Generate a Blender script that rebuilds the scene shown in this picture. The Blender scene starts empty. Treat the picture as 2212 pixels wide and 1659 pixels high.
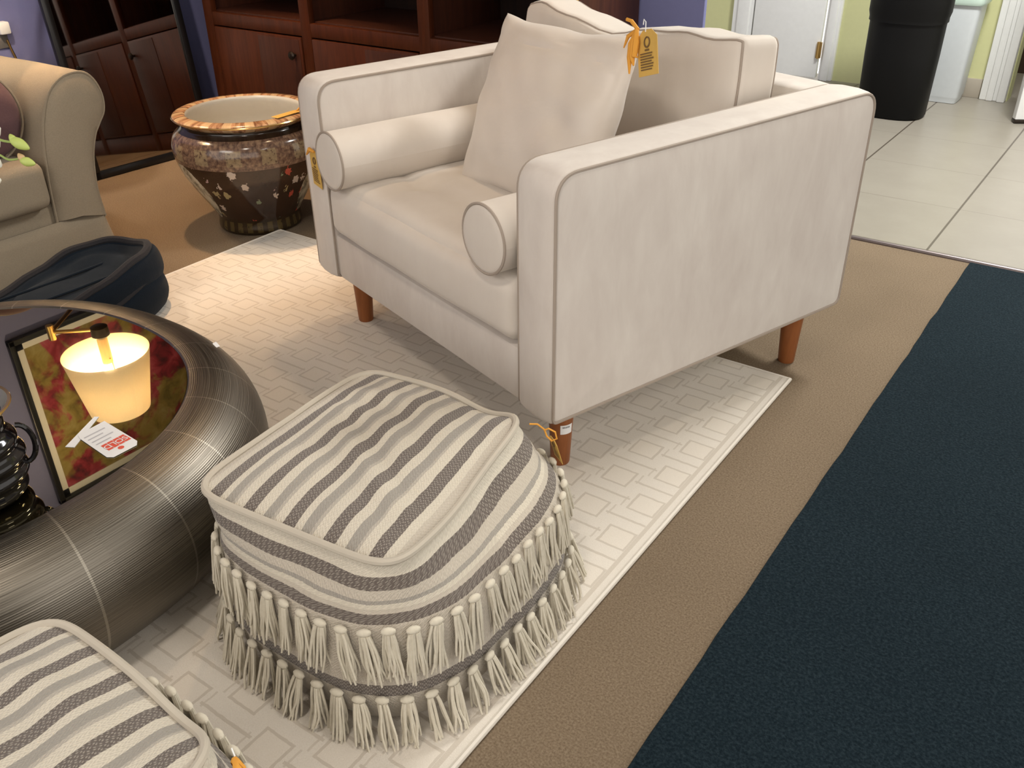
import bpy, bmesh, math, random
from mathutils import Vector, Matrix, noise
rnd = random.Random(7)
PI = math.pi
C = bpy.context.scene.collection
D = bpy.data
# ------------------------------------------------------------------ node helpers
class N:
    """tiny expression wrapper so that pattern maths stays readable"""
    def __init__(s, t, sock): s.t = t; s.s = sock
    def _m(s, op, *a):
        n = s.t.nodes.new('ShaderNodeMath'); n.operation = op
        for i, v in enumerate((s,) + a):
            if isinstance(v, N): s.t.links.new(v.s, n.inputs[i])
            else: n.inputs[i].default_value = v
        return N(s.t, n.outputs[0])
    def __add__(s, o): return s._m('ADD', o)
    def __sub__(s, o): return s._m('SUBTRACT', o)
    def __mul__(s, o): return s._m('MULTIPLY', o)
    def __truediv__(s, o): return s._m('DIVIDE', o)
    def lt(s, o): return s._m('LESS_THAN', o)
    def gt(s, o): return s._m('GREATER_THAN', o)
    def abs(s): return s._m('ABSOLUTE')
    def rnd(s): return s._m('ROUND')
    def mx(s, o): return s._m('MAXIMUM', o)
    def mn(s, o): return s._m('MINIMUM', o)
    def sin(s): return s._m('SINE')
    def frac(s): return s._m('FRACT')
    def floor(s): return s._m('FLOOR')
    def sqrt(s): return s._m('SQRT')
    def mod(s, o): return s._m('FLOORED_MODULO', o)
    def pow(s, o): return s._m('POWER', o)
class M:
    def __init__(s, name):
        s.m = D.materials.new(name); s.m.use_nodes = True; s.t = s.m.node_tree
        s.b = s.t.nodes['Principled BSDF']; s.out = s.t.nodes['Material Output']
    def node(s, kind, **kw):
        n = s.t.nodes.new(kind)
        for k, v in kw.items(): setattr(n, k, v)
        return n
    def link(s, a, b): s.t.links.new(a.s if isinstance(a, N) else a, b)
    def set(s, **kw):
        for k, v in kw.items():
            k = k.replace('_', ' ')
            i = s.b.inputs[k]
            if isinstance(v, (N, bpy.types.NodeSocket)): s.link(v, i)
            else: i.default_value = (*v, 1) if isinstance(v, tuple) and len(v) == 3 else v
        return s
    def coord(s, kind='Object'):
        if not hasattr(s, '_tc'): s._tc = s.node('ShaderNodeTexCoord')
        return s._tc.outputs[kind]
    def xyz(s, kind='Object'):
        n = s.node('ShaderNodeSeparateXYZ'); s.link(s.coord(kind), n.inputs[0])
        return [N(s.t, n.outputs[i]) for i in range(3)]
    def mapped(s, scale, kind='Object', rot=(0, 0, 0)):
        n = s.node('ShaderNodeMapping'); s.link(s.coord(kind), n.inputs[0])
        n.inputs['Scale'].default_value = scale; n.inputs['Rotation'].default_value = rot
        return n.outputs[0]
    def noise(s, scale=5, detail=3, vec=None, rough=.5, dist=0):
        n = s.node('ShaderNodeTexNoise'); n.inputs['Scale'].default_value = scale
        n.inputs['Detail'].default_value = detail; n.inputs['Roughness'].default_value = rough
        n.inputs['Distortion'].default_value = dist
        s.link(vec if vec is not None else s.coord(), n.inputs['Vector'])
        return N(s.t, n.outputs[0])
    def voro(s, scale, vec=None, feature='F1', rand=1.0):
        n = s.node('ShaderNodeTexVoronoi', feature=feature); n.inputs['Scale'].default_value = scale
        n.inputs['Randomness'].default_value = rand
        s.link(vec if vec is not None else s.coord(), n.inputs['Vector'])
        return n
    def ramp(s, fac, stops, mode='LINEAR'):
        n = s.node('ShaderNodeValToRGB'); cr = n.color_ramp; cr.interpolation = mode
        while len(cr.elements) < len(stops): cr.elements.new(1)
        for e, (p, c) in zip(cr.elements, stops): e.position = p
        for e, (p, c) in zip(cr.elements, stops): e.color = (*c, 1)
        s.link(fac, n.inputs[0]); return n.outputs[0]
    def mix(s, fac, a, b, blend='MIX'):
        n = s.node('ShaderNodeMix', data_type='RGBA', blend_type=blend)
        for v, i in ((fac, n.inputs[0]), (a, n.inputs[6]), (b, n.inputs[7])):
            if isinstance(v, (N, bpy.types.NodeSocket)): s.link(v, i)
            else: i.default_value = v if not isinstance(v, tuple) else (*v[:3], 1)
        return n.outputs[2]
    def bump(s, h, strength=.3, dist=.002):
        n = s.node('ShaderNodeBump'); n.inputs['Strength'].default_value = strength
        n.inputs['Distance'].default_value = dist; s.link(h, n.inputs['Height'])
        s.link(n.outputs[0], s.b.inputs['Normal']); return s

def plain(name, col, rough=.5, **kw):
    m = M(name); n = m.noise(40, 2)
    c = m.mix(n * .25, col, tuple(x * .7 for x in col))
    m.set(Base_Color=c, Roughness=rough, **kw); return m.m

# ------------------------------------------------------------------ materials
def velvet(name, col, dark, smudge=.5):
    m = M(name)
    a = m.noise(4.5, 5, m.mapped((1.6, 1.6, .7), rot=(0, .25, 0)), .62, .6)
    b = m.noise(17, 3, m.mapped((1.4, 1.4, .5), rot=(0, .35, 0)), .6, .4)
    f = (a * .65 + b * .35 - .36) * 3.2
    f = f.mx(0.0).mn(1.0) * smudge
    m.set(Base_Color=m.mix(f, col, dark), Roughness=.85, Sheen_Weight=.35, Sheen_Roughness=.45)
    m.b.inputs['Sheen Tint'].default_value = (.9, .86, .8, 1)
    return m.bump(m.noise(900, 2), .12, .0006).m
VELVET = velvet('cream_velvet', (.66, .605, .55), (.54, .475, .43), .8)
VELVET2 = velvet('cream_velvet_smooth', (.63, .57, .505), (.57, .50, .44), .55)
PIPING = plain('velvet_piping', (.35, .29, .24), .8)  # darker than the velvet: shade of the seam groove put into the colour
SATIN = M('cream_satin')
SATIN.set(Base_Color=SATIN.mix(SATIN.noise(9, 4), (.66, .59, .52), (.57, .50, .43)), Roughness=.42, Sheen_Weight=.25)
SATIN.bump(SATIN.noise(7, 3, SATIN.mapped((1, 1, 2.0)), .5, .4), .22, .012); SATIN = SATIN.m

def wood(name, a, b, rough=.35, scale=1.0, axis=(14, 14, 1.2)):
    m = M(name)
    n = m.noise(3 * scale, 5, m.mapped(axis), .6, 1.0)
    m.set(Base_Color=m.ramp(n, [(.3, a), (.7, b)]), Roughness=rough, Specular_IOR_Level=.22)
    return m.bump(m.noise(40 * scale, 3, m.mapped(axis)), .05, .001).m
LEGWOOD = wood('walnut_leg', (.20, .065, .02), (.30, .105, .035), .4)
CHERRY = wood('cherry_wood', (.050, .012, .004), (.088, .022, .007), .42)
CHERRYD = wood('cherry_wood_dark', (.042, .014, .009), (.07, .023, .013), .45)
INSIDE = wood('cabinet_interior', (.008, .003, .002), (.014, .005, .003), .7)
PLUM = wood('plum_wood', (.045, .015, .014), (.075, .026, .022), .4)
BLACK = plain('black_lacquer', (.006, .006, .007), .3)
BRASS = plain('antique_brass', (.55, .36, .13), .28, Metallic=1.0)
BRONZE = plain('dark_bronze', (.03, .022, .016), .35, Metallic=.6)
WHITEP = plain('white_paint', (.86, .87, .86), .4)
PAPER = plain('white_paper', (.80, .80, .80), .7)
YELLOW = M('yellow_card')
YELLOW.set(Base_Color=YELLOW.mix(YELLOW.noise(30, 3), (.66, .42, .10), (.55, .33, .07)), Roughness=.7); YELLOW = YELLOW.m
INK = plain('brown_ink', (.16, .09, .03), .7)
ORANGE = plain('orange_yarn', (.72, .33, .045), .85)
REDINK = plain('red_ink', (.72, .10, .06), .6)
GREYINK = plain('grey_ink', (.50, .49, .52), .7)
GREYDARK = plain('dark_grey_ink', (.14, .13, .14), .7)
CLEARP = plain('clear_plastic', (.85, .85, .85), .15)

def carpet(name, a, b, c, sc=260, bump=.35):
    m = M(name)
    n = m.noise(sc, 3, None, .7); g = m.noise(3.0, 4)
    col = m.ramp(n, [(.33, a), (.5, b), (.68, c)])
    col = m.mix((g - .35) * .5, col, tuple(x * .72 for x in a))
    m.set(Base_Color=col, Roughness=.95, Sheen_Weight=.02, Specular_IOR_Level=.06)
    return m.bump(n, bump, .004).m
CARPET = carpet('tan_carpet', (.135, .098, .064), (.19, .142, .096), (.25, .195, .136))
NAVYCARPET = carpet('navy_carpet', (.0035, .0085, .0125), (.0085, .0165, .0225), (.018, .030, .038), 190, .5)

TILE = M('floor_tile')
x, y, z = TILE.xyz()
tx = ((x + .5225) / .484); ty = ((y - 3.19) / .484)
ex = (tx - tx.rnd()).abs() * .484; ey = (ty - ty.rnd()).abs() * .484
gx = ex.lt(.0038); gy = ey.lt(.0022) * .45
cl = TILE.mix(TILE.noise(6, 5, None, .6), (.225, .205, .172), (.29, .268, .228))
cl = TILE.mix(TILE.noise(45, 3) * .3, cl, (.23, .20, .165))
TILE.set(Base_Color=TILE.mix(gx.mx(gy), cl, (.085, .07, .055)), Roughness=.38)
TILE.bump((gx.mx(gy)) * -1.0, .3, .003); TILE = TILE.m

RUG = M('cream_key_rug')
x, y, z = RUG.xyz()
wob = (RUG.noise(60, 2) - .5) * .004
X = (x + .6475 + wob) / .0985; ci = X.rnd(); fx = (X - ci) * .0985
Y = (y - 1.5050 + wob) / .1235 - ci.mod(2.0) * .5
fy = (Y - Y.rnd()) * .1235
sq = (fx.abs() / .0325).mx(fy.abs() / .0305)
outline = sq.gt(.83) * sq.lt(1.0)
row = (fy.abs().lt(.0028) * fx.abs().gt(.038)).mx(fy.abs().gt(.0586))
tick = ((fx + .0455).abs().lt(.0020) * (fy + .010).abs().lt(.018)).mx((fx - .0445).abs().lt(.0020) * (fy - .012).abs().lt(.018))
border = (x + .590 + .021).abs().lt(.0045)
inside = x.lt(-.616)
pat = (outline.mx(row).mx(tick * .8) * inside).mx(border)
inner = sq.lt(.83)
nz = RUG.noise(420, 3, None, .7)
base = RUG.mix(nz, (.60, .545, .475), (.76, .71, .64))
base = RUG.mix(inner * .35, base, (.70, .63, .54))
RUG.set(Base_Color=RUG.mix(pat * (nz * .5 + .45).mn(1.0), base, (.50, .44, .37)), Roughness=.95, Sheen_Weight=.2)
RUG.bump(nz * .5 - pat * .9, .5, .004); RUG = RUG.m
RUGEDGE = plain('rug_binding', (.70, .65, .58), .9)

CREAM = (.60, .545, .45); GREY = (.30, .275, .24); DARK = (.105, .082, .070); BEIGE = (.50, .445, .37)
def weave(name, stops, along, dark_lo, side):
    """striped hand-loom cloth; uv in metres: u along / across, v the other way"""
    m = M(name)
    n = m.node('ShaderNodeSeparateXYZ'); m.link(m.coord('UV'), n.inputs[0])
    u, v = N(m.t, n.outputs[0]), N(m.t, n.outputs[1])
    wob = (m.noise(11, 2, m.mapped((1, 1, 1), 'UV')) - .5) * .010
    s = (v if side else u)
    t = v if not side else u
    f = s + (wob if not side else wob * .45) + (m.noise(260, 2, m.mapped((1, 1, 1), 'UV')) - .5) * .0022
    f = f / along + (0.0 if side else .5)
    col = m.ramp(f, stops, 'CONSTANT')
    isd = m.ramp(f, [(p, (1, 1, 1) if c == DARK else (0, 0, 0)) for p, c in stops], 'CONSTANT')
    wp = (u * 1050.0).sin() * (v * 820.0 + (u * 525.0).sin() * 1.3).sin()
    col = m.mix(N(m.t, isd) * wp.gt(.42) * .55, col, (.40, .36, .31))
    col = m.mix((wp.gt(.2)) * .16, col, (.30, .26, .21))
    fz = m.noise(420, 3, m.mapped((1, .35, 1) if not side else (.35, 1, 1), 'UV'), .7)
    col = m.mix(fz * .42, col, (.34, .30, .25), 'MULTIPLY') if False else m.mix((fz - .5).abs() * .5, col, (.78, .73, .64))
    m.set(Base_Color=col, Roughness=.95, Sheen_Weight=.25)
    return m.bump(wp * .5 + fz, .55, .0022).m
def stripes_top():
    st = []; c = [.10, .29, .49, .695, .90]
    pts = [(0, BEIGE), (.03, CREAM)]
    for i, q in enumerate(c):
        pts += [(q - .028, DARK), (q + .030, CREAM)]
        if i < 4:
            mdl = (q + c[i + 1]) / 2 + (.004 if i % 2 else -.004)
            pts += [(mdl - .030, GREY), (mdl + .012, (.42, .38, .325)), (mdl + .026, CREAM)]
    pts += [(.965, BEIGE)]
    return pts
WTOP = weave('striped_cloth_top', stripes_top(), .44, 0, False)
WSIDE = weave('striped_cloth_side', [(0, BEIGE), (.268, DARK), (.34, BEIGE), (.712, DARK), (.752, BEIGE), (.768, CREAM), (.785, GREY), (.803, BEIGE),
              (.85, DARK), (.91, CREAM), (.985, BEIGE)], .30, 0, True)
PIPECLOTH = plain('striped_cloth_piping', (.50, .45, .375), .95)
YARN = M('tassel_yarn')
YARN.set(Base_Color=YARN.mix(YARN.noise(160, 2), (.68, .63, .52), (.55, .50, .40)), Roughness=.9, Sheen_Weight=.2); YARN = YARN.m

WIRE = M('wound_metal_wire')
n = WIRE.node('ShaderNodeSeparateXYZ'); WIRE.link(WIRE.coord('UV'), n.inputs[0])
u, v = N(WIRE.t, n.outputs[0]), N(WIRE.t, n.outputs[1])
seg = (u * 24.0 + .16 + (v * 3.0).sin() * .10); sd = (seg - seg.rnd()).abs()
seam = sd.lt(.012)
wn = WIRE.noise(1, 3, WIRE.mapped((9, 420, 1), 'UV'), .7)
ln = (v * 1700.0).sin()
WIRE.set(Base_Color=WIRE.mix(seam * .6, WIRE.mix((wn - .5) * 2.2 + .5, (.095, .083, .068), (.27, .245, .205)), (.40, .37, .31)), Metallic=1.0,
         Roughness=wn * .2 + .30)
WIRE.bump(ln * .35 + wn + seam * 1.0, .30, .0009); WIRE = WIRE.m

GLASS = M('smoked_mirror_glass')
gl = GLASS.node('ShaderNodeBsdfGlossy'); gl.inputs['Color'].default_value = (.50, .43, .26, 1); gl.inputs['Roughness'].default_value = .004
GLASS.set(Base_Color=(.006, .005, .003), Roughness=.05)
mxs = GLASS.node('ShaderNodeMixShader'); mxs.inputs[0].default_value = .72
GLASS.link(GLASS.b.outputs[0], mxs.inputs[1]); GLASS.link(gl.outputs[0], mxs.inputs[2]); GLASS.link(mxs.outputs[0], GLASS.out.inputs[0]); GLASS = GLASS.m
MIRROR = M('mirror_glass'); MIRROR.set(Base_Color=(.50, .47, .43), Metallic=1.0, Roughness=.03)
MIRROR.set(Roughness=MIRROR.noise(3, 2) * .03 + .015); MIRROR = MIRROR.m

SHADE = M('lit_linen_shade')
SHADE.set(Base_Color=SHADE.mix(SHADE.noise(300, 2, SHADE.mapped((1, 1, .3))), (.80, .70, .56), (.70, .60, .46)), Roughness=.9)
tr = SHADE.node('ShaderNodeBsdfTranslucent'); tr.inputs['Color'].default_value = (.80, .74, .64, 1)
mxs = SHADE.node('ShaderNodeMixShader'); mxs.inputs[0].default_value = .20
SHADE.link(SHADE.b.outputs[0], mxs.inputs[1]); SHADE.link(tr.outputs[0], mxs.inputs[2]); SHADE.link(mxs.outputs[0], SHADE.out.inputs[0]); SHADE = SHADE.m
BULB = M('lit_bulb'); BULB.noise(5); BULB.set(Base_Color=(1, .8, .5), Emission_Color=(1, .72, .38), Emission_Strength=60.0); BULB = BULB.m
CANDLE = plain('ivory_sleeve', (.62, .45, .24), .5)

PAINT = M('floral_painting')
a = PAINT.noise(4.2, 4, None, .55, .8); b = PAINT.noise(11, 4, None, .6, .6)
yel = PAINT.ramp(b, [(.3, (.14, .105, .02)), (.5, (.27, .205, .05)), (.7, (.36, .30, .12))])
red = PAINT.ramp(b, [(.32, (.05, .004, .012)), (.5, (.26, .015, .035)), (.66, (.40, .06, .10))])
vd = N(PAINT.t, PAINT.voro(9).outputs['Distance'])
f = ((a - .43) * 14.0 + (vd * -1.0 + .30) * 2.5).mx(0.0).mn(1.0)
PAINT.set(Base_Color=PAINT.mix(f, yel, red), Roughness=.6); PAINT = PAINT.m

POT = M('painted_porcelain')
n = POT.node('ShaderNodeSeparateXYZ'); POT.link(POT.coord('UV'), n.inputs[0])
u, h = N(POT.t, n.outputs[0]), N(POT.t, n.outputs[1])          # u angle 0..1, h height in metres
uv = POT.mapped((34, 20, 1), 'UV')
vo = POT.voro(1.0, uv); vd = N(POT.t, vo.outputs['Distance']); vc = vo.outputs['Color']
sp = POT.node('ShaderNodeSeparateColor'); POT.link(vc, sp.inputs[0]); r1 = N(POT.t, sp.outputs[0]); r2 = N(POT.t, sp.outputs[1])
wv = (POT.noise(1.0, 3, POT.mapped((160, 90, 1), 'UV')) - .5) * .5
flower = (vd + wv * 1.5).lt(.30) * r1.gt(.38)
fcol = POT.ramp(r2, [(.0, (.40, .07, .045)), (.16, (.46, .38, .32)), (.42, (.30, .24, .12)), (.62, (.38, .26, .25)), (.86, (.16, .19, .12))], 'CONSTANT')
body = POT.mix(POT.noise(1, 3, POT.mapped((30, 26, 1), 'UV')), (.018, .009, .005), (.050, .024, .013))
body = POT.mix(flower, body, fcol)
med = None
for c0 in (.692, .092):
    d = (((u - c0 + wv * .012) / .072).pow(2.0) + ((h - .165 + wv * .01) / .115).pow(2.0)).lt(1.0)
    med = d if med is None else med.mx(d)
land = POT.noise(1, 4, POT.mapped((26, 16, 1), 'UV'), .6, .5)
mcol = POT.ramp(land, [(.36, (.06, .06, .045)), (.46, (.30, .27, .19)), (.56, (.55, .50, .38))])
body = POT.mix(med, body, mcol)
band = h.gt(.272)
ub = u * 14.0
sqr = (ub - ub.rnd()).abs().lt(.22) * (h - .315).abs().lt(.026)
bt = POT.noise(1, 4, POT.mapped((120, 70, 1), 'UV'), .6)
bcol = POT.ramp(bt, [(.35, (.075, .042, .03)), (.5, (.15, .088, .06)), (.64, (.25, .16, .10))])
bcol = POT.mix(sqr * bt.gt(.42) * .45, bcol, (.34, .27, .15))
body = POT.mix(band, body, bcol)
foot = h.lt(.058)
ft = (u * 26.0); fq = (ft - ft.rnd()).abs().lt(.26) * (h - .03).abs().lt(.018)
body = POT.mix(foot, body, POT.mix(fq * .6 * bt.gt(.4), (.028, .016, .007), (.105, .075, .026)))
neck = h.gt(.368) * h.lt(.398)
body = POT.mix(neck, body, (.018, .010, .006))
POT.set(Base_Color=body, Roughness=.14, Specular_IOR_Level=.6); POT = POT.m
POTRIM = M('gilded_porcelain_rim')
n = POTRIM.node('ShaderNodeSeparateXYZ'); POTRIM.link(POTRIM.coord('UV'), n.inputs[0]); u = N(POTRIM.t, n.outputs[0])
bt = POTRIM.noise(1, 4, POTRIM.mapped((110, 60, 1), 'UV'), .6)
uf = u * 20.0; sq_ = (uf - uf.rnd()).abs().lt(.2)
POTRIM.set(Base_Color=POTRIM.mix(sq_ * .6, POTRIM.ramp(bt, [(.35, (.16, .07, .035)), (.6, (.46, .27, .15))]), (.58, .44, .26)), Roughness=.18); POTRIM = POTRIM.m
POTIN = plain('white_porcelain', (.68, .66, .60), .2)
GILT = plain('gilt_edge', (.75, .50, .20), .2, Metallic=1.0)

def linen(name, a, b):
    m = M(name)
    m.set(Base_Color=m.mix(m.noise(260, 3), a, b), Roughness=.92, Sheen_Weight=.06, Specular_IOR_Level=.1)
    return m.bump(m.noise(600, 2) * .4 + m.noise(10, 4, m.mapped((1, 1, .45)), .55, .7), .35, .010).m
LINEN = linen('tan_slipcover', (.22, .18, .13), (.29, .24, .175))
PLUMC = linen('plum_fabric', (.085, .045, .050), (.115, .065, .068))
NAVYF = linen('navy_plush', (.0035, .007, .0125), (.007, .012, .020))
NAVYG = linen('charcoal_plush', (.016, .016, .019), (.028, .027, .031))
PURPLE = plain('periwinkle_wall', (.17, .18, .36), .75)
GREEN = plain('pale_green_wall', (.56, .565, .30), .75)
CEIL = plain('ceiling_white', (.46, .44, .40), .9)
BASEB = plain('taupe_vinyl_base', (.36, .32, .26), .6)
BINBLK = plain('black_plastic', (.005, .005, .005), .5, Specular_IOR_Level=.15)
BINWHT = plain('white_plastic', (.62, .66, .68), .35)
LINER = plain('pale_green_liner', (.55, .68, .60), .3)
STRIP = plain('metal_threshold', (.17, .14, .14), .35, Metallic=.7)
DARKROOM = plain('brown_passage_wall', (.05, .028, .02), .8)
POTBLK = plain('black_glazed_ceramic', (.007, .006, .006), .10)
POTGREY = plain('grey_glaze', (.16, .15, .14), .2)
PETAL = plain('orchid_petal', (.80, .79, .70), .5)
BUD = plain('orchid_bud', (.42, .50, .13), .5)
STEM = plain('orchid_stem', (.25, .33, .09), .5)
BUDP = plain('orchid_bud_blush', (.50, .34, .17), .5)

# ------------------------------------------------------------------ mesh helpers
def tag(o, label=None, cat=None, group=None, kind=None):
    if label: o['label'] = label
    if cat: o['category'] = cat
    if group: o['group'] = group
    if kind: o['kind'] = kind
    return o
def empty(name, loc=(0, 0, 0), rz=0):
    o = D.objects.new(name, None); C.objects.link(o); o.location = loc; o.rotation_euler = (0, 0, rz)
    o.empty_display_size = .1; return o
def obj(name, verts, faces, mat, parent=None, loc=(0, 0, 0), rot=(0, 0, 0), uv=None, smooth=40, midx=None):
    me = D.meshes.new(name); me.from_pydata([tuple(p) for p in verts], [], faces); me.update()
    for m in (mat if isinstance(mat, (list, tuple)) else [mat]): me.materials.append(m)
    if uv:
        l = me.uv_layers.new(name='UVMap')
        for i, lp in enumerate(me.loops): l.data[i].uv = uv[lp.vertex_index]
    if midx:
        for p, k in zip(me.polygons, midx): p.material_index = k
    if smooth:
        me.polygons.foreach_set('use_smooth', [True] * len(me.polygons))
        me.set_sharp_from_angle(angle=math.radians(smooth))
    o = D.objects.new(name, me); C.objects.link(o); o.location = loc; o.rotation_euler = rot
    if parent: o.parent = parent
    return o
class MB:
    def __init__(s): s.v = []; s.f = []; s.uv = []
    def add(s, v, f, uv=None):
        k = len(s.v); s.v += [Vector(p) for p in v]; s.f += [tuple(i + k for i in q) for q in f]
        s.uv += uv if uv else [(0, 0)] * len(v); return s
    def build(s, name, mat, parent=None, loc=(0, 0, 0), rot=(0, 0, 0), smooth=40, uv=False):
        return obj(name, s.v, s.f, mat, parent, loc, rot, s.uv if uv else None, smooth)
def box_g(x0, x1, y0, y1, z0, z1, b=.004, seg=2):
    bm = bmesh.new(); bmesh.ops.create_cube(bm, size=1)
    for v in bm.verts: v.co = Vector(((x0 + x1) / 2 + v.co.x * (x1 - x0), (y0 + y1) / 2 + v.co.y * (y1 - y0), (z0 + z1) / 2 + v.co.z * (z1 - z0)))
    b = min(b, .45 * min(x1 - x0, y1 - y0, z1 - z0))
    if b > 0: bmesh.ops.bevel(bm, geom=bm.edges[:], offset=b, segments=seg, profile=.5, affect='EDGES')
    bm.verts.ensure_lookup_table(); bm.verts.index_update()
    r = [v.co.copy() for v in bm.verts], [tuple(v.index for v in f.verts) for f in bm.faces]
    bm.free(); return r
def box(name, d, mat, parent=None, b=.004, **kw):
    return MB().add(*box_g(*d, b)).build(name, mat, parent, **kw)
def tube_g(path, r, n=8, closed=False, caps=True):
    P = [Vector(p) for p in path]; L = len(P); rr = r if isinstance(r, (list, tuple)) else [r] * L
    vs, fs = [], []; up = None
    for i, p in enumerate(P):
        a = P[i - 1] if (i or closed) else P[0]; b = P[(i + 1) % L] if (i < L - 1 or closed) else P[-1]
        t = (b - a).normalized()
        if up is None: up = Vector((0, 0, 1)) if abs(t.z) < .9 else Vector((1, 0, 0))
        s_ = t.cross(up)
        if s_.length < 1e-5: s_ = t.cross(Vector((.3, 1, .2)))
        s_.normalize(); up = s_.cross(t).normalized()
        for k in range(n):
            an = 2 * PI * k / n; vs.append(p + (s_ * math.cos(an) + up * math.sin(an)) * rr[i])
    for i in range(L if closed else L - 1):
        j = (i + 1) % L
        for k in range(n): fs.append((i * n + k, i * n + (k + 1) % n, j * n + (k + 1) % n, j * n + k))
    if caps and not closed: fs += [tuple(range(n - 1, -1, -1)), tuple((L - 1) * n + k for k in range(n))]
    return vs, fs
def tube(name, path, r, mat, parent=None, n=8, closed=False, **kw):
    return MB().add(*tube_g(path, r, n, closed)).build(name, mat, parent, **kw)
def lathe_g(prof, n=48, closed_u=False, ang=(0, 2 * PI)):
    """prof [(r,z)]; uv = (angle 0..1, z)"""
    vs, fs, uv = [], [], []
    for k in range(n + 1):
        a = ang[0] + (ang[1] - ang[0]) * k / n
        for r, z in prof: vs.append((r * math.cos(a), r * math.sin(a), z)); uv.append((k / n, z))
    L = len(prof)
    for k in range(n):
        for i in range(L - 1): fs.append((k * L + i, (k + 1) * L + i, (k + 1) * L + i + 1, k * L + i + 1))
    return vs, fs, uv
def lathe(name, prof, mat, parent=None, n=48, **kw):
    v, f, uv = lathe_g(prof, n); return obj(name, v, f, mat, parent, uv=uv, **kw)
def smoothstep_profile(pts, n=6):
    """catmull-rom through points"""
    out = []
    for i in range(len(pts) - 1):
        p0 = pts[max(i - 1, 0)]; p1 = pts[i]; p2 = pts[i + 1]; p3 = pts[min(i + 2, len(pts) - 1)]
        for k in range(n):
            t = k / n
            out.append(tuple(.5 * (2 * b + (c - a) * t + (2 * a - 5 * b + 4 * c - d) * t * t + (-a + 3 * b - 3 * c + d) * t ** 3)
                             for a, b, c, d in zip(p0, p1, p2, p3)))
    out.append(tuple(pts[-1])); return out
def grid_cube(n=18):
    """unit cube surface, points clustered towards the edges"""
    idx = {}; vs = []; fs = []
    def P(u, v, w):
        k = (round(u, 5), round(v, 5), round(w, 5))
        if k not in idx: idx[k] = len(vs); vs.append(Vector((u, v, w)))
        return idx[k]
    t = [math.sin((i / n * 2 - 1) * PI / 2) for i in range(n + 1)]
    for ax in range(3):
        for sg in (-1, 1):
            for i in range(n):
                for j in range(n):
                    q = []
                    for (a, b) in ((t[i], t[j]), (t[i + 1], t[j]), (t[i + 1], t[j + 1]), (t[i], t[j + 1])):
                        c = [0, 0, 0]; c[ax] = sg; c[(ax + 1) % 3] = a; c[(ax + 2) % 3] = b; q.append(P(*c))
                    fs.append(tuple(q if sg > 0 else q[::-1]))
    return vs, fs
def cushion_g(hx, hy, hz, r, fn=None, n=18):
    vs, fs = grid_cube(n); out = []
    for p in vs:
        q = Vector((p.x * hx, p.y * hy, p.z * hz))
        i = Vector((max(-hx + r, min(hx - r, q.x)), max(-hy + r, min(hy - r, q.y)), max(-hz + r, min(hz - r, q.z))))
        d = q - i
        if d.length > 1e-9: q = i + d.normalized() * r
        out.append(fn(p, q) if fn else q)
    return out, fs
def nz(x, y, z, s=1.0): return noise.noise(Vector((x * s, y * s, z * s)))

# ------------------------------------------------------------------ camera (photograph's view)
r_, d_, f_ = (.816482, .577267, -.010958), (.286487, -.421538, -.860367), (-.50128, .699335, -.509558)
cam = D.cameras.new('camera'); co = D.objects.new('camera', cam); C.objects.link(co)
co.matrix_world = Matrix(((r_[0], -d_[0], -f_[0], 0), (r_[1], -d_[1], -f_[1], 0), (r_[2], -d_[2], -f_[2], 1.2), (0, 0, 0, 1)))
cam.sensor_width = 36; cam.lens = 1948.703 / 2212 * 36; cam.clip_start = .02
bpy.context.scene.camera = co

# ------------------------------------------------------------------ the room
def struct(o): o['kind'] = 'structure'; return o
struct(box('floor', (-3.95, 2.6, -2.6, 3.155, -.05, 0), CARPET, b=0, smooth=0))
struct(box('floor_tiled', (-4.2, 2.6, 3.155, 5.75, -.05, 0), TILE, b=0, smooth=0))
st = MB(); st.add(*tube_g([(-3.85, 3.155, .001), (2.6, 3.155, .001)], .010, 10)); o = st.build('trim_1', STRIP); struct(o)
struct(box('wall_left', (-3.97, -3.85, -2.6, 3.20, 0, 2.7), PURPLE, b=0, smooth=0))
struct(box('wall_back', (-3.97, -1.432, 3.20, 3.222, 0, 2.7), PURPLE, b=.003))
# rear green wall with a closed door, an opening, and bins against it
wr = MB()
wr.add(*box_g(-4.2, -2.12, 5.6, 5.72, 0, 2.7, 0)).add(*box_g(-1.73, -.70, 5.6, 5.72, 0, 2.7, 0)).add(*box_g(-2.12, -1.73, 5.6, 5.72, 2.05, 2.7, 0))
wr.add(*box_g(.22, 2.6, 5.6, 5.72, 0, 2.7, 0)).add(*box_g(-.70, .22, 5.6, 5.72, 2.05, 2.7, 0))
struct(wr.build('wall_rear', GREEN, smooth=0))
struct(box('wall_passage', (-1.2, .8, 6.4, 6.5, 0, 2.7), DARKROOM, b=0, smooth=0))
struct(box('floor_passage', (-1.2, .8, 5.75, 6.4, -.05, 0), TILE, b=0, smooth=0))
struct(box('ceiling', (-4.2, 2.6, -2.6, 5.75, 2.7, 2.78), CEIL, b=0, smooth=0))
struct(box('baseboard_rear', (-1.06, -.84, 5.588, 5.602, 0, .10), BASEB, b=.003))
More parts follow.
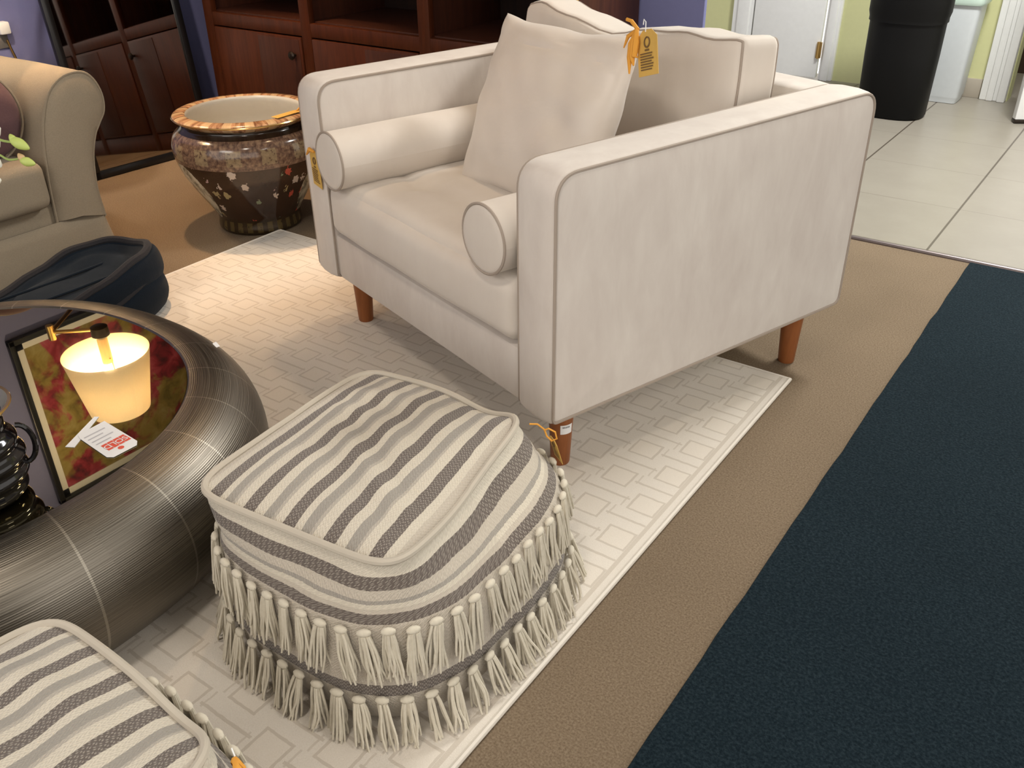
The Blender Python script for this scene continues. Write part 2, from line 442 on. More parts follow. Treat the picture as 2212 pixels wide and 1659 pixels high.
# white door with casing and brass hinge
d1 = empty('door_1', (-1.92, 5.6, 0)); d1['kind'] = 'structure'
box('door_panel', (-.245, .175, -.035, .005, .01, 2.03), WHITEP, d1, .004)
cs = MB(); cs.add(*box_g(-.385, -.255, -.028, .01, 0, 2.12, .006)).add(*box_g(-.35, -.275, -.042, -.02, 0, 2.12, .006))
cs.add(*box_g(.19, .27, -.028, .01, 0, 2.12, .006)).add(*box_g(.205, .25, -.042, -.02, 0, 2.12, .006)).add(*box_g(-.385, .27, -.028, .01, 2.04, 2.14, .006))
cs.build('door_casing', WHITEP, d1)
for hz_ in (.17, 1.75):
    hg = MB(); hg.add(*box_g(.163, .192, -.046, -.034, hz_ - .045, hz_ + .045, .002)).add(*tube_g([(.178, -.050, hz_ - .047), (.178, -.050, hz_ + .047)], .006, 8))
    hg.build('hinge', BRASS, d1)
# doorway casing on the right and its open white door leaf
cz = MB(); cz.add(*box_g(-.835, -.71, 5.565, 5.61, 0, 2.12, .006)).add(*box_g(-.80, -.765, 5.553, 5.575, 0, 2.12, .006)).add(*box_g(-.745, -.705, 5.545, 5.73, 0, 2.12, .006))
cz.add(*box_g(.215, .32, 5.565, 5.61, 0, 2.12, .006)).add(*box_g(-.835, .32, 5.565, 5.61, 2.04, 2.14, .006))
struct(cz.build('trim_2', WHITEP))
d2 = empty('door_2', (.20, 5.58, 0), math.atan2(-.44, -.795)); d2['kind'] = 'structure'
box('door_panel', (0, .905, -.02, .02, .02, 2.03), WHITEP, d2, .004)
box('door_sweep', (0, .905, -.022, .022, .004, .02), BRONZE, d2, .002)

# rug, runner
rg = empty('area_rug', (0, 0, 0)); tag(rg, 'large cream area rug with raised key-pattern squares under the armchair and poufs', 'rug')
box('pile', (-2.515, -.590, -1.3, 2.062, .0005, .010), RUG, rg, .004)
e = .0065
tube('binding', [(-.590, -1.3, e), (-.590, 2.062, e), (-2.515, 2.062, e), (-2.515, -1.3, e)], .0062, RUGEDGE, rg, 8, True)
rn = MB(); K = 90
for i in range(K + 1):
    yy = -2.5 + (3.140 + 2.5) * i / K; xx = -.377 + .004 * nz(yy, 0, 0, 9) + .002 * nz(yy, 4, 0, 40)
    rn.v += [Vector((xx, yy, .0)), Vector((xx + .003, yy, .006)), Vector((1.6, yy, .006))]; rn.uv += [(0, 0)] * 3
for i in range(K):
    a = i * 3; rn.f += [(a, a + 1, a + 4, a + 3), (a + 1, a + 2, a + 5, a + 4)]
o = rn.build('carpet_runner', NAVYCARPET, smooth=0); tag(o, 'dark navy blue carpet runner along the right side of the tan carpet', 'carpet')

# ------------------------------------------------------------------ cream armchair
SW_, SD_, T_, ZB, ZT = 1.071, .960, .116, .172, .705
SOFA = Matrix.Translation((-1.86056, 1.64609, 0)) @ Matrix.Rotation(-.3157, 4, 'Z')
sofa = empty('armchair', (-1.86056, 1.64609, 0), -.3157)
tag(sofa, 'wide cream velvet track-arm armchair with tapered brown wooden legs', 'armchair')
def round_poly(pts, n=8):
    out = []
    L = len(pts)
    for i, (x, y, r) in enumerate(pts):
        p = Vector((x, y)); a = Vector(pts[i - 1][:2]) - p; b = Vector(pts[(i + 1) % L][:2]) - p
        a.normalize(); b.normalize()
        p0 = p + a * r; p2 = p + b * r
        for k in range(n + 1):
            t = k / n; out.append(p0 * (1 - t) ** 2 + p * 2 * t * (1 - t) + p2 * t * t)
    return out
PROF = round_poly([(0, ZB, .012), (SD_, ZB, .02), (SD_, ZT + .012, .05), (0, ZT, .055)])
def make_arm(x0, name):
    vs, fs = [], []
    cx = x0 + T_ / 2; L = len(PROF); cen = Vector((SD_ / 2, (ZB + ZT) / 2))
    rings = [(-T_ / 2, .010), (-T_ / 2 + .003, .003), (-T_ / 2 + .010, 0), (-T_ / 6, -.003), (T_ / 6, -.003), (T_ / 2 - .010, 0), (T_ / 2 - .003, .003), (T_ / 2, .010)]
    for dx, ins in rings:
        for q in PROF:
            dv = (q - cen); v = q - Vector((math.copysign(min(1, abs(dv.x) / (SD_ / 2)), dv.x), math.copysign(min(1, abs(dv.y) / .26), dv.y))) * ins
            vs.append((cx + dx, v.x, v.y))
    R = len(rings)
    for i in range(R - 1):
        for k in range(L): fs.append((i * L + k, (i + 1) * L + k, (i + 1) * L + (k + 1) % L, i * L + (k + 1) % L))
    # side faces with a slight pillow
    for side, ring, sg in ((0, 0, -1), (1, R - 1, 1)):
        prev = [ring * L + k for k in range(L)]
        for s, bul in ((.92, .004), (.75, .007), (.5, .008), (.25, .009)):
            cur = []
            for k in range(L):
                p = Vector(vs[ring * L + k]); c = Vector((p.x, cen.x, cen.y)); q = c + (p - c) * s; q.x += sg * bul
                q.x += sg * .0015 * nz(q.y, q.z, side, 7)
                cur.append(len(vs)); vs.append(q)
            for k in range(L):
                f = (prev[k], prev[(k + 1) % L], cur[(k + 1) % L], cur[k]); fs.append(f[::-1] if sg < 0 else f)
            prev = cur
        c = len(vs); vs.append((Vector(vs[ring * L]).x + sg * .010, cen.x, cen.y))
        for k in range(L):
            f = (prev[k], prev[(k + 1) % L], c); fs.append(f[::-1] if sg < 0 else f)
    fs = [f[::-1] for f in fs]
    o = obj(name, vs, fs, VELVET, sofa, smooth=50)
    for dx in (-T_ / 2 + .001, T_ / 2 - .001):
        pth = []
        for q in PROF:
            dv = q - cen; v = q - Vector((math.copysign(min(1, abs(dv.x) / (SD_ / 2)), dv.x), math.copysign(min(1, abs(dv.y) / .26), dv.y))) * .0045
            pth.append((cx + dx, v.x, v.y))
        tube('piping', pth, .0034, PIPING, o, 6, True)
    return o
make_arm(0, 'arm'); make_arm(SW_ - T_, 'arm')
box('base_frame', (T_ - .004, SW_ - T_ + .004, .008, SD_ - .01, ZB, .302), VELVET, sofa, .012)
v, f = cushion_g((SW_ - 2 * T_) / 2 + .004, .06, (ZT + .008 - ZB) / 2, .022, None, 14)
obj('back', [p + Vector((SW_ / 2, SD_ - .06, (ZT + .008 + ZB) / 2)) for p in v], f, VELVET, sofa)
def seat_fn(p, q):
    q = q.copy(); cr = (1 - p.x ** 2) * (1 - abs(p.y) ** 3)
    if p.z > 0:
        q.z += .022 * max(0, cr) ** .6 * p.z
        gx, gy = q.x / .42, q.y / .42                                  # shallow tufting seams
        for tx in (-.42, .42): q.z -= .008 * math.exp(-((gx - tx) / .05) ** 2) * max(0, cr) ** .4
        for ty in (-.62, .12): q.z -= .010 * math.exp(-((gy - ty) / .05) ** 2) * max(0, cr) ** .4
        for tx in (-.42, .42):
            for ty in (-.62, .12): q.z -= .012 * math.exp(-((gx - tx) ** 2 + (gy - ty) ** 2) / .012)
    if p.y < 0: q.y -= .016 * (1 - p.x ** 2) * (1 - p.z ** 2) * -p.y
    q.z += .003 * nz(q.x, q.y, 0, 6); return q
v, f = cushion_g((SW_ - 2 * T_) / 2 - .004, .425, .077, .040, seat_fn, 34)
o = obj('seat_cushion', [p + Vector((SW_ / 2, .418, .382)) for p in v], f, VELVET2, sofa)
def leg(x, y, z0, name='leg'):
    vs = []
    prof = [(0, z0), (.020, z0), (.0215, z0 + .003), (.0258, z0 + .09), (.0305, ZB), (0, ZB)]
    v, f, uv = lathe_g(prof, 24)
    o = obj(name, v, f, LEGWOOD, sofa, loc=(x, y, 0)); return o
legs = [leg(.095, .085, .010), leg(SW_ - .072, .085, .010), leg(.095, SD_ - .085, .0), leg(SW_ - .072, SD_ - .085, .0)]
# paper sticker on the near leg
a0, a1 = -.72, .36
vs, fs = [], []
for k in range(9):
    a = a0 + (a1 - a0) * k / 8
    for z in (.098, .122): r = .0216 + (z - .013) * .0043 / .087 + .0009; vs.append((r * math.cos(a), r * math.sin(a), z))
for k in range(8): fs.append((2 * k, 2 * k + 2, 2 * k + 3, 2 * k + 1))
stk = obj('sticker', vs, fs, PAPER, legs[1]); stk['label'] = 'small white paper sticker'
ml = MB()
for k in range(5):
    a = a0 + .22 + .13 * k; r = .0216 + (.122 - .013) * .0043 / .087 + .0014
    c = Vector((r * math.cos(a), r * math.sin(a), 0.1165)); t = Vector((-math.sin(a), math.cos(a), 0))
    ml.add([c - t * .001 - Vector((0, 0, .002)), c + t * .0009 - Vector((0, 0, .002)), c + t * .0009 + Vector((0, 0, .002)), c - t * .001 + Vector((0, 0, .002))], [(0, 1, 2, 3)])
ml.build('print', GREYDARK, stk, smooth=0)

def place(name, v, f, mat, M4, label, cat, group=None, **kw):
    o = obj(name, v, f, mat, **kw); o.matrix_world = SOFA @ M4; tag(o, label, cat, group); return o
# bolsters
def bolster(x, y0, y1, z, r, label):
    root = empty('bolster_cushion'); root.matrix_world = SOFA @ Matrix.Translation((x, y0, z)); tag(root, label, 'bolster', 'bolsters inside the armchair arms')
    L = y1 - y0
    prof = [(r * k / 8, -.005 * (1 - (k / 8) ** 2) + .001) for k in range(0, 8)] + [(r - .004, .002), (r, .006), (r + .001, L * .3), (r, L * .7), (r, L - .006), (r - .004, L - .002), (0, L)]
    v, f, uv = lathe_g(prof, 48)
    vv = [Vector((p[0], p[2], p[1] * -1)) for p in v]
    vv = [Vector((p.x, p.y, p.z)) * 1.0 + Vector((.0015 * nz(p.x, p.y, p.z, 9), 0, .0015 * nz(p.y, p.x, p.z, 8))) for p in vv]
    o = obj('cover', vv, f, VELVET2, root)
    for yy in (.0035, L - .0035):
        tube('piping', [((r - .0005) * math.cos(a), yy, (r - .0005) * math.sin(a)) for a in [2 * PI * k / 48 for k in range(48)]], .0032, PIPING, root, 6, True)
bolster(.200, -.026, .60, .528, .073, 'cream velvet bolster along the left arm, beside the throw pillow')
bolster(.872, -.024, .58, .528, .073, 'cream velvet bolster tucked against the near right arm')
# back cushion
def backc_fn(p, q):
    q = q.copy(); cr = max(0, (1 - p.x ** 2) * (1 - p.z ** 2))
    q.y += math.copysign(.030 * cr ** .7, p.y) * abs(p.y)
    if p.z > 0:                                            # slumped top edge
        k = p.z ** 2
        u = p.x
        q.z += k * (.012 * math.exp(-((u + .75) / .22) ** 2) - .030 * math.exp(-((u + .12) / .30) ** 2) + .006 * math.exp(-((u - .9) / .2) ** 2) + .004 * math.sin(u * 14))
        q.y += k * .016 * math.sin(u * 5 + 1)
    q.y += .005 * nz(q.x, q.z, 1, 9); q.z += .004 * nz(q.x, q.z, 7, 9) * (p.z > 0)
    return q
HX, HY, HZ = .397, .066, .187
v, f = cushion_g(HX, HY, HZ, .022, backc_fn, 30)
BC = Matrix.Translation((.527, .70, .644)) @ Matrix.Rotation(math.radians(-4), 4, 'X')
bc = empty('back_cushion'); bc.matrix_world = SOFA @ BC; tag(bc, 'large loose cream box cushion standing against the armchair back', 'cushion')
obj('cover', v, f, VELVET2, bc)
for sg in (-1, 1):
    pth = []
    for k in range(120):
        a = k / 120 * 4; sd_ = int(a); t = (a - sd_) * 2 - 1; w = math.sin(t * PI / 2)
        e_ = .985
        u, w2 = [(w, 1), (1, -w), (-w, -1), (-1, w)][sd_]
        pu = Vector((u, sg, w2)); q = Vector((u * HX, sg * HY, w2 * HZ))
        rr = .022; i = Vector((max(-HX + rr, min(HX - rr, q.x)), sg * (HY - rr), max(-HZ + rr, min(HZ - rr, q.z)))); d = q - i
        q = i + d.normalized() * rr; q = backc_fn(pu, q); pth.append(q)
    tube('piping', pth, .0032, PIPING, bc, 6, True)
# throw pillow
def pillow_g(W, H, Tk, n=44, wr=1.0):
    vs, fs = [], []
    for side in (1, -1):
        base = len(vs)
        for i in range(n + 1):
            for j in range(n + 1):
                u = math.sin((i / n * 2 - 1) * PI / 2); w = math.sin((j / n * 2 - 1) * PI / 2)
                x = u * W / 2 * (1 - .035 * (1 - w * w)); z = w * H / 2 * (1 - .06 * (1 - u * u))
                t = Tk / 2 * max(0, (1 - u ** 2) * (1 - w ** 2)) ** .42
                t += wr * Tk * .055 * nz(x + .9 * z, z - .4 * x, side * 3, 11) * (1 - (u * w) ** 4)
                t += wr * Tk * .05 * nz(x * 1.2 + z, z * 2.2, side, 13) * max(0, u) * (1 - u ** 4)
                t += wr * Tk * .05 * math.exp(-((u - .55) / .22) ** 2 - ((w + .1) / .5) ** 2) * math.sin((z * .9 + x * .8) * 42 + 2 * nz(x, z, 2, 5))
                t -= wr * Tk * .045 * math.exp(-((w - .70 + .05 * u) / .025) ** 2) * (1 - u ** 6)
                z += .010 * wr * nz(x, z, 5, 7) * (abs(w) > .8)
                vs.append(Vector((x, -side * max(t, .002), z)))
        for i in range(n):
            for j in range(n):
                q = (base + i * (n + 1) + j, base + (i + 1) * (n + 1) + j, base + (i + 1) * (n + 1) + j + 1, base + i * (n + 1) + j + 1)
                fs.append(q if side > 0 else q[::-1])
    m = (n + 1) ** 2
    ed = [i * (n + 1) for i in range(n + 1)] + [n * (n + 1) + j for j in range(1, n + 1)] + [i * (n + 1) + n for i in range(n - 1, -1, -1)] + [j for j in range(n - 1, 0, -1)]
    for k in range(len(ed)):
        a, b = ed[k], ed[(k + 1) % len(ed)]; fs.append((a, a + m, b + m, b))
    return vs, fs
X0 = Vector((.35, .285, .470)); X1 = Vector((.815, .300, .475)); X2 = Vector((.29, .475, .812)); X3 = Vector((.765, .475, .832))
cx_ = (X0 + X1 + X2 + X3) / 4; ax = ((X1 - X0) + (X3 - X2)).normalized(); az = ((X2 - X0) + (X3 - X1)).normalized(); ay = az.cross(ax).normalized(); az = ax.cross(ay)
PM = Matrix(((ax.x, ay.x, az.x, cx_.x), (ax.y, ay.y, az.y, cx_.y), (ax.z, ay.z, az.z, cx_.z), (0, 0, 0, 1)))
v, f = pillow_g(.49, .43, .15)
v2 = []
for p in v:
    q = p.copy(); k = q.z / .215; q.x += -.022 * k
    if q.x < -.19 and q.z > .12: q.z += .004 * ((-q.x - .19) / .055)
    if q.x > .19 and q.z > .12: q.z -= .006
    v2.append(q)
place('throw_pillow', v2, f, SATIN, PM, 'square cream satin throw pillow leaning on the back cushion', 'pillow')

# yellow price tags
def card(root, w, h, name='card'):
    """hanging card: local x across, z down from 0; thin with clipped top corners and printed lines"""
    t = .0006
    P = [(-w * .22, 0), (w * .22, 0), (w / 2, -h * .16), (w / 2, -h), (-w / 2, -h), (-w / 2, -h * .16)]
    bend = lambda x, z: .006 * (z / h) ** 2
    vs = [(x, -t + bend(x, z), z) for x, z in P] + [(x, t + bend(x, z), z) for x, z in P]
    fs = [(0, 5, 4, 3, 2, 1), (6, 7, 8, 9, 10, 11)] + [(k, (k + 1) % 6, (k + 1) % 6 + 6, k + 6) for k in range(6)]
    c = obj(name, vs, fs, YELLOW, root, smooth=0)
    pr = MB()
    yb = lambda z: -t - .0006 + bend(0, z)
    def bar(x0, x1, z0, z1): pr.add([(x0, yb(z0), z0), (x1, yb(z0), z0), (x1, yb(z1), z1), (x0, yb(z1), z1)], [(0, 1, 2, 3)])
    z = -h * .50
    for k in range(7):
        bar(-w * .36, w * (.2 + .17 * rnd.random()), z - h * .028, z); z -= h * .058
    bar(-w * .12, w * .10, -h * .46, -h * .42)
    pr.build('print', INK, c, smooth=0)
    em = MB(); em.add(*tube_g([(w * .13 * math.cos(a), yb(-h * .27), -h * .27 + w * .17 * math.sin(a)) for a in [2 * PI * k / 16 for k in range(16)]], .0016, 6, True))
    em.build('printed_mark', INK, c)
    return c
def tassel_bow(root, s=1.0):
    b = MB()
    b.add(*tube_g([(0, 0, 0), (-.012 * s, -.003, .014 * s), (-.022 * s, -.002, .018 * s)], .0028 * s, 6))
    for k in range(3):
        x = -.009 + .005 * k
        b.add(*tube_g([(0, -.002 - .001 * k, 0), (x * s, -.007, -.018 * s), ((x - .004) * s, -.006, -.036 * s), ((x - .006 + .004 * k) * s, -.004, (-.058 + .010 * k) * s)], [.0030 * s, .0048 * s, .0042 * s, .0012 * s], 8))
    b.add(*tube_g([(0, -.002, 0), (-.018 * s, -.004, -.006 * s), (-.028 * s, -.003, -.020 * s)], [.003 * s, .003 * s, .001 * s], 6))
    return b.build('ribbon', ORANGE, root)
t1 = empty('price_tag'); t1.matrix_world = SOFA @ Matrix.Translation((.818, .445, .866)) @ Matrix.Rotation(math.radians(-17), 4, 'Y') @ Matrix.Rotation(math.radians(-12), 4, 'X')
tag(t1, 'yellow price tag with orange ribbon at the top corner of the throw pillow', 'price tag', 'yellow price tags')
ca = card(t1, .060, .092); ca.location = (.014, -.004, .0)
rb = tassel_bow(t1, 1.5); rb.location = (-.012, -.006, .004)
MB().add(*tube_g([(.002, -.004, .012), (.006, -.006, .022), (.012, -.006, .016), (.010, -.005, -.004)], .0012, 6)).build('pin', CLEARP, t1)
t2 = empty('price_tag'); t2.matrix_world = SOFA @ Matrix.Translation((.083, -.012, .528)) @ Matrix.Rotation(math.radians(6), 4, 'Y')
tag(t2, 'yellow price tag hanging on the armchair left arm front, half behind the bolster', 'price tag', 'yellow price tags')
ca = card(t2, .050, .100); ca.location = (.004, 0, 0)
b = MB(); b.add(*tube_g([(.012, -.002, 0), (-.012, -.004, .0), (-.034, -.003, -.022)], [.003, .006, .002], 6)); b.build('ribbon', ORANGE, t2)

# ------------------------------------------------------------------ woven poufs with two rows of tassels
PH = .300
def sup(a, b, th, n=4.0):
    c, s = math.cos(th), math.sin(th); return math.copysign(abs(c) ** (2 / n), c) * a, math.copysign(abs(s) ** (2 / n), s) * b
# seat corners (left-near, left-far, right-far, right-near) of the slightly skewed cushion top, local metres
Q_LN, Q_LF, Q_RF, Q_RN = Vector((-.208, -.239)), Vector((-.245, .200)), Vector((.110, .239)), Vector((.190, -.197))
def quad(u, v):
    a, b = (u + 1) / 2, (v + 1) / 2
    return Q_LN * (1 - a) * (1 - b) + Q_RN * a * (1 - b) + Q_RF * a * b + Q_LF * (1 - a) * b
def sstep(x): x = max(0, min(1, x)); return x * x * (3 - 2 * x)
def ring_fine(z, off=0.0, top=False):
    """outline of the pouf at height z: round-cornered and wide low down, the skewed square at the piped rim"""
    w = 1.0 if top else sstep((z - .190) / (.298 - .190))
    bul = .006 * math.sin(PI * min(1, z / .17)) - .020 * max(0, 1 - z / .05) ** 2
    out = []
    for k in range(721):
        th = 2 * PI * k / 720
        u, v = sup(1.045, 1.045, th, 7.5); p = quad(u, v)
        x, y = sup(.249 + bul, .276 + bul, th, 3.0); q = Vector((x + .0165, y - .004))
        r = q * (1 - w) + p * w
        if off: r = r + r.normalized() * off
        out.append(r)
    return out
def loop_pts(z, n, off=0.0, top=False, s0=0.0):
    fine = ring_fine(z, off, top); L = [0]
    for k in range(720): L.append(L[-1] + (fine[k + 1] - fine[k]).length)
    out, j = [], 0
    for i in range(n):
        t = L[-1] * ((i + s0) / n)
        while L[j + 1] < t: j += 1
        q = (t - L[j]) / max(1e-9, L[j + 1] - L[j]); out.append((fine[j] + (fine[j + 1] - fine[j]) * q, t))
    return out, L[-1]
def top_z(u, v, x, y):
    cr = max(0, (1 - u ** 4) * (1 - v ** 4))
    return PH - .003 + .020 * cr ** .7 + .0032 * math.sin(y * 62 + 8 * nz(x, y, 0, 4)) * cr + .006 * nz(x, y, 2, 9) * cr
def edge_sag(x, y):
    """the piped rim dips in the middle of the far and right-hand sides"""
    u, v = (x + .038) / .19, y / .22
    return -.016 * math.exp(-((u - .35) / .32) ** 2) * max(0, min(1.1, v)) ** 3 - .009 * math.exp(-((v + .1) / .45) ** 2) * max(0, min(1.1, u)) ** 3
def make_pouf(loc, rz, label):
    root = empty('pouf', loc, rz); tag(root, label, 'pouf', 'striped woven poufs with tassel fringe')
    NS = 144; zs = [0, .012, .03, .055, .08, .105, .13, .155, .175, .19, .205, .218, .228, .236, .243, .252, .262, .272, .281, .289, .295, .299]
    vs, fs, uv, mi = [], [], [], []
    W = NS + 1
    for z in zs:
        off = -.006 * math.exp(-((z - .236) / .010) ** 2)
        lp, L = loop_pts(z, NS, off); lp = lp + [lp[0]]
        for k, (p, s) in enumerate(lp):
            s = L * k / NS; dz = edge_sag(p.x, p.y) * (z / PH) ** 3
            wr = .004 * nz(math.cos(2 * PI * k / NS) * 4, math.sin(2 * PI * k / NS) * 4, z * 20) * (.03 < z < .29)
            n = Vector((p.x, p.y, 0)).normalized(); vs.append(Vector((p.x, p.y, z + dz)) + n * wr); uv.append((s, z))
    for i in range(len(zs) - 1):
        for k in range(NS): fs.append((i * W + k, i * W + k + 1, (i + 1) * W + k + 1, (i + 1) * W + k)); mi.append(0)
    b0 = len(vs); RR = 24
    for i in range(RR + 1):
        q = 1 - i / RR
        for k in range(NS):
            u, v = sup(1.025, 1.025, 2 * PI * k / NS, 7.5); u *= q; v *= q
            p = quad(u, v); z = top_z(u, v, p.x, p.y) + edge_sag(p.x, p.y)
            vs.append(Vector((p.x, p.y, z))); uv.append((u * .22, v * .22))
            if q == 0: break
    for i in range(RR - 1):
        for k in range(NS): fs.append((b0 + i * NS + k, b0 + i * NS + (k + 1) % NS, b0 + (i + 1) * NS + (k + 1) % NS, b0 + (i + 1) * NS + k)); mi.append(1)
    c = b0 + RR * NS
    for k in range(NS): fs.append((b0 + (RR - 1) * NS + k, b0 + (RR - 1) * NS + (k + 1) % NS, c)); mi.append(1)
    obj('body', vs, fs, [WSIDE, WTOP], root, uv=uv, smooth=60, midx=mi)
    lp, L = loop_pts(.30, 160, 0, True)
    tube('piping', [(p.x, p.y, PH - .001 + edge_sag(p.x, p.y) + .0015 * nz(p.x, p.y, 3, 14)) for p, s in lp], .0062, PIPECLOTH, root, 8, True)
    # two rows of tassels
    for zrow, cnt, ph in ((.211, 50, 0), (.080, 50, .5)):
        lp, L = loop_pts(zrow, cnt * 2, .007); m2 = cnt * 2
        for k in range(cnt):
            i = (2 * k + int(2 * ph)) % m2; p = lp[i][0]; a = lp[(i + 1) % m2][0]; b_ = lp[(i - 1) % m2][0]
            ang = math.atan2(a[1] - b_[1], a[0] - b_[0])
            o = D.objects.new('tassel', TASSELS[(k * 5) % len(TASSELS)] if zrow > .1 else TASSELS_LOW[(k * 5) % len(TASSELS_LOW)])
            C.objects.link(o); o.parent = root
            o.location = (p.x, p.y, zrow + rnd.uniform(-.003, .003)); o.rotation_euler = (0, rnd.uniform(-.06, .06), ang + rnd.uniform(-.15, .15))
    return root
def tassel_mesh(length, seed, splay=.012):
    R = random.Random(seed); m = MB()
    bm = bmesh.new(); bmesh.ops.create_uvsphere(bm, u_segments=10, v_segments=7, radius=1)
    bm.verts.index_update(); vs = [Vector((v.co.x * .0115, v.co.y * .0065 - .003, v.co.z * .0062 + .001)) for v in bm.verts]; fs = [tuple(v.index for v in f.verts) for f in bm.faces]; bm.free()
    m.add(vs, fs)
    lean = R.uniform(-.12, .12)
    for k in range(15):
        a = R.uniform(-1, 1); b = R.uniform(0, 1); L = length * R.uniform(.82, 1.05)
        x1 = a * .0145 + lean * L; y1 = -.003 - b * splay
        wx, wy = R.uniform(-.006, .006), R.uniform(-.004, .003); p2 = R.uniform(0, 6)
        path = []
        for i in range(8):
            t = i / 7
            path.append((a * .0075 * (1 - t) + x1 * t ** .8 + wx * math.sin(t * 5 + p2) * t, -.002 - b * .006 + (y1 + .002) * t + wy * math.sin(t * 4 + p2) * t, -.003 - L * t))
        m.add(*tube_g(path, [.0023, .0025, .0025, .0024, .0023, .0022, .0021, .0016], 5))
    o = m.build('tassel', YARN); me = o.data; D.objects.remove(o); return me
TASSELS = [tassel_mesh(.088, s) for s in range(7)]
TASSELS_LOW = [tassel_mesh(.080, s + 20, .026) for s in range(7)]
p1 = make_pouf((-.905, .900, .0105), 0, 'striped woven pouf with cream tassels in front of the armchair')
p2 = make_pouf((-.822, .131, .0105), math.radians(-7), 'striped woven pouf cut off by the bottom left corner of the photo')
# yellow tag strings on the poufs
def string_loop(root, pts, r=.0022, name='string'): return tube(name, pts, r, ORANGE, root, 7)
t3 = empty('price_tag', (-.760, 1.158, .292), .4); t3.scale = (.78, .78, .78); tag(t3, 'yellow price tag on an orange string loop at the far corner of the middle pouf', 'price tag', 'yellow price tags')
string_loop(t3, [(-.03, -.02, .012), (-.012, -.014, .010), (.004, -.012, -.004), (.010, -.012, -.022), (.022, -.012, -.034), (.034, -.012, -.026), (.030, -.012, -.008), (.014, -.012, .0), (.004, -.012, -.006)])
ca = card(t3, .045, .070); ca.location = (.022, -.004, -.030); ca.rotation_euler = (math.radians(10), 0, math.radians(-55))
t4 = empty('price_tag', (-.632, .352, .290), -.2); tag(t4, 'yellow price tag with an orange bow on the pouf at bottom left', 'price tag', 'yellow price tags')
bw = MB()
for (dx, dz) in ((-.020, .010), (.018, .012), (.012, -.012), (-.012, -.010)):
    bw.add(*tube_g([(0, 0, .008), (dx * .6, -.002, .010 + dz * .5), (dx, 0, .008 + dz), (dx * .7, .004, .006), (0, 0, .006)], [.003, .005, .0055, .005, .003], 7))
bw.build('ribbon', ORANGE, t4)
ca = card(t4, .045, .075); ca.location = (.010, -.006, -.004); ca.rotation_euler = (math.radians(-20), 0, 0)
MB().add(*tube_g([(-.035, .005, .022), (-.016, .002, .012), (0, 0, .008)], .0009, 6)).build('pin', CLEARP, t4)

# ------------------------------------------------------------------ round wire-wound coffee table
TC = (-1.737, .521); TA, TB, TZ, TE = .4656, .4685, .295, .129
tab = empty('coffee_table', (*TC, .0105)); tag(tab, 'round drum coffee table wound in silver wire with a smoked mirror top', 'coffee table')
vs, fs, uv = [], [], []; NS = 160
prof = [(-.055, TZ - .030), (-.020, TZ - .028), (-.007, TZ - .016), (-.003, TZ - .0115)]
for k in range(33):
    q = PI * k / 32; prof.append((TE * math.sin(q) ** .9, (TZ - .0105) * (1 + math.cos(q)) / 2))
prof.append((-.06, 0.0))
dist = [0]
for a, b_ in zip(prof, prof[1:]): dist.append(dist[-1] + math.dist(a, b_))
for k in range(NS + 1):
    for (o_, z), dl in zip(prof, dist):
        x, y = sup(TA + o_, TB + o_, 2 * PI * k / NS, 2.19); vs.append((x, y, z)); uv.append((k / NS, dl))
Lp = len(prof)
for k in range(NS):
    for i in range(Lp - 1): fs.append((k * Lp + i, (k + 1) * Lp + i, (k + 1) * Lp + i + 1, k * Lp + i + 1))
fs = [f[::-1] for f in fs]
obj('wire_body', vs, fs, WIRE, tab, uv=uv, smooth=60)
gv = [sup(TA - .006, TB - .006, 2 * PI * k / 96, 2.19) for k in range(96)]
vs = [(x, y, TZ - .0105 - .003) for x, y in gv] + [(x, y, TZ - .0105 - .013) for x, y in gv]
fs = [tuple(range(96)), tuple(range(191, 95, -1))] + [(k, k + 96, (k + 1) % 96 + 96, (k + 1) % 96) for k in range(96)]
gt = obj('glass_top', vs, fs, GLASS, tab, smooth=0); gt['label'] = 'smoked mirror top reflecting the lamp and painting'
# loose flake of white label on the far rim
fl = obj('torn_label', [(0, 0, 0), (.026, -.010, .001), (.030, -.022, .004), (.006, -.014, .003)], [(0, 3, 2, 1)], PAPER, tab, loc=(.196, .522, TZ - .022), smooth=0); fl['label'] = 'small torn white label'
ZG = TZ - .0027
# SOLD card lying on the glass with its paper strip
sold = empty('sold_tag', (-1.378, .674, ZG)); tag(sold, 'white paper SOLD tag with red print lying on the mirror tabletop', 'sold tag')
def flat(name, pts, mat, z=0.0, t=.0006, parent=sold):
    n = len(pts); P = [(x + 1.378, y - .674) for x, y in pts]
    vs = [(x, y, z) for x, y in P] + [(x, y, z + t) for x, y in P]
    fs = [tuple(range(n - 1, -1, -1)), tuple(range(n, 2 * n))] + [(k, (k + 1) % n, (k + 1) % n + n, k + n) for k in range(n)]
    o = obj(name, vs, fs, mat, parent, smooth=0)
    bm = bmesh.new(); bm.from_mesh(o.data); bmesh.ops.recalc_face_normals(bm, faces=bm.faces); bm.to_mesh(o.data); bm.free(); return o
flat('paper_strip', [(-1.4644, .7107), (-1.4717, .7058), (-1.4247, .6177), (-1.4096, .6262)], PAPER)
flat('card', [(-1.4414, .7072), (-1.3329, .7016), (-1.3221, .6931), (-1.3233, .6473), (-1.3334, .6404), (-1.4257, .6472), (-1.4395, .6523)], PAPER, .0008)
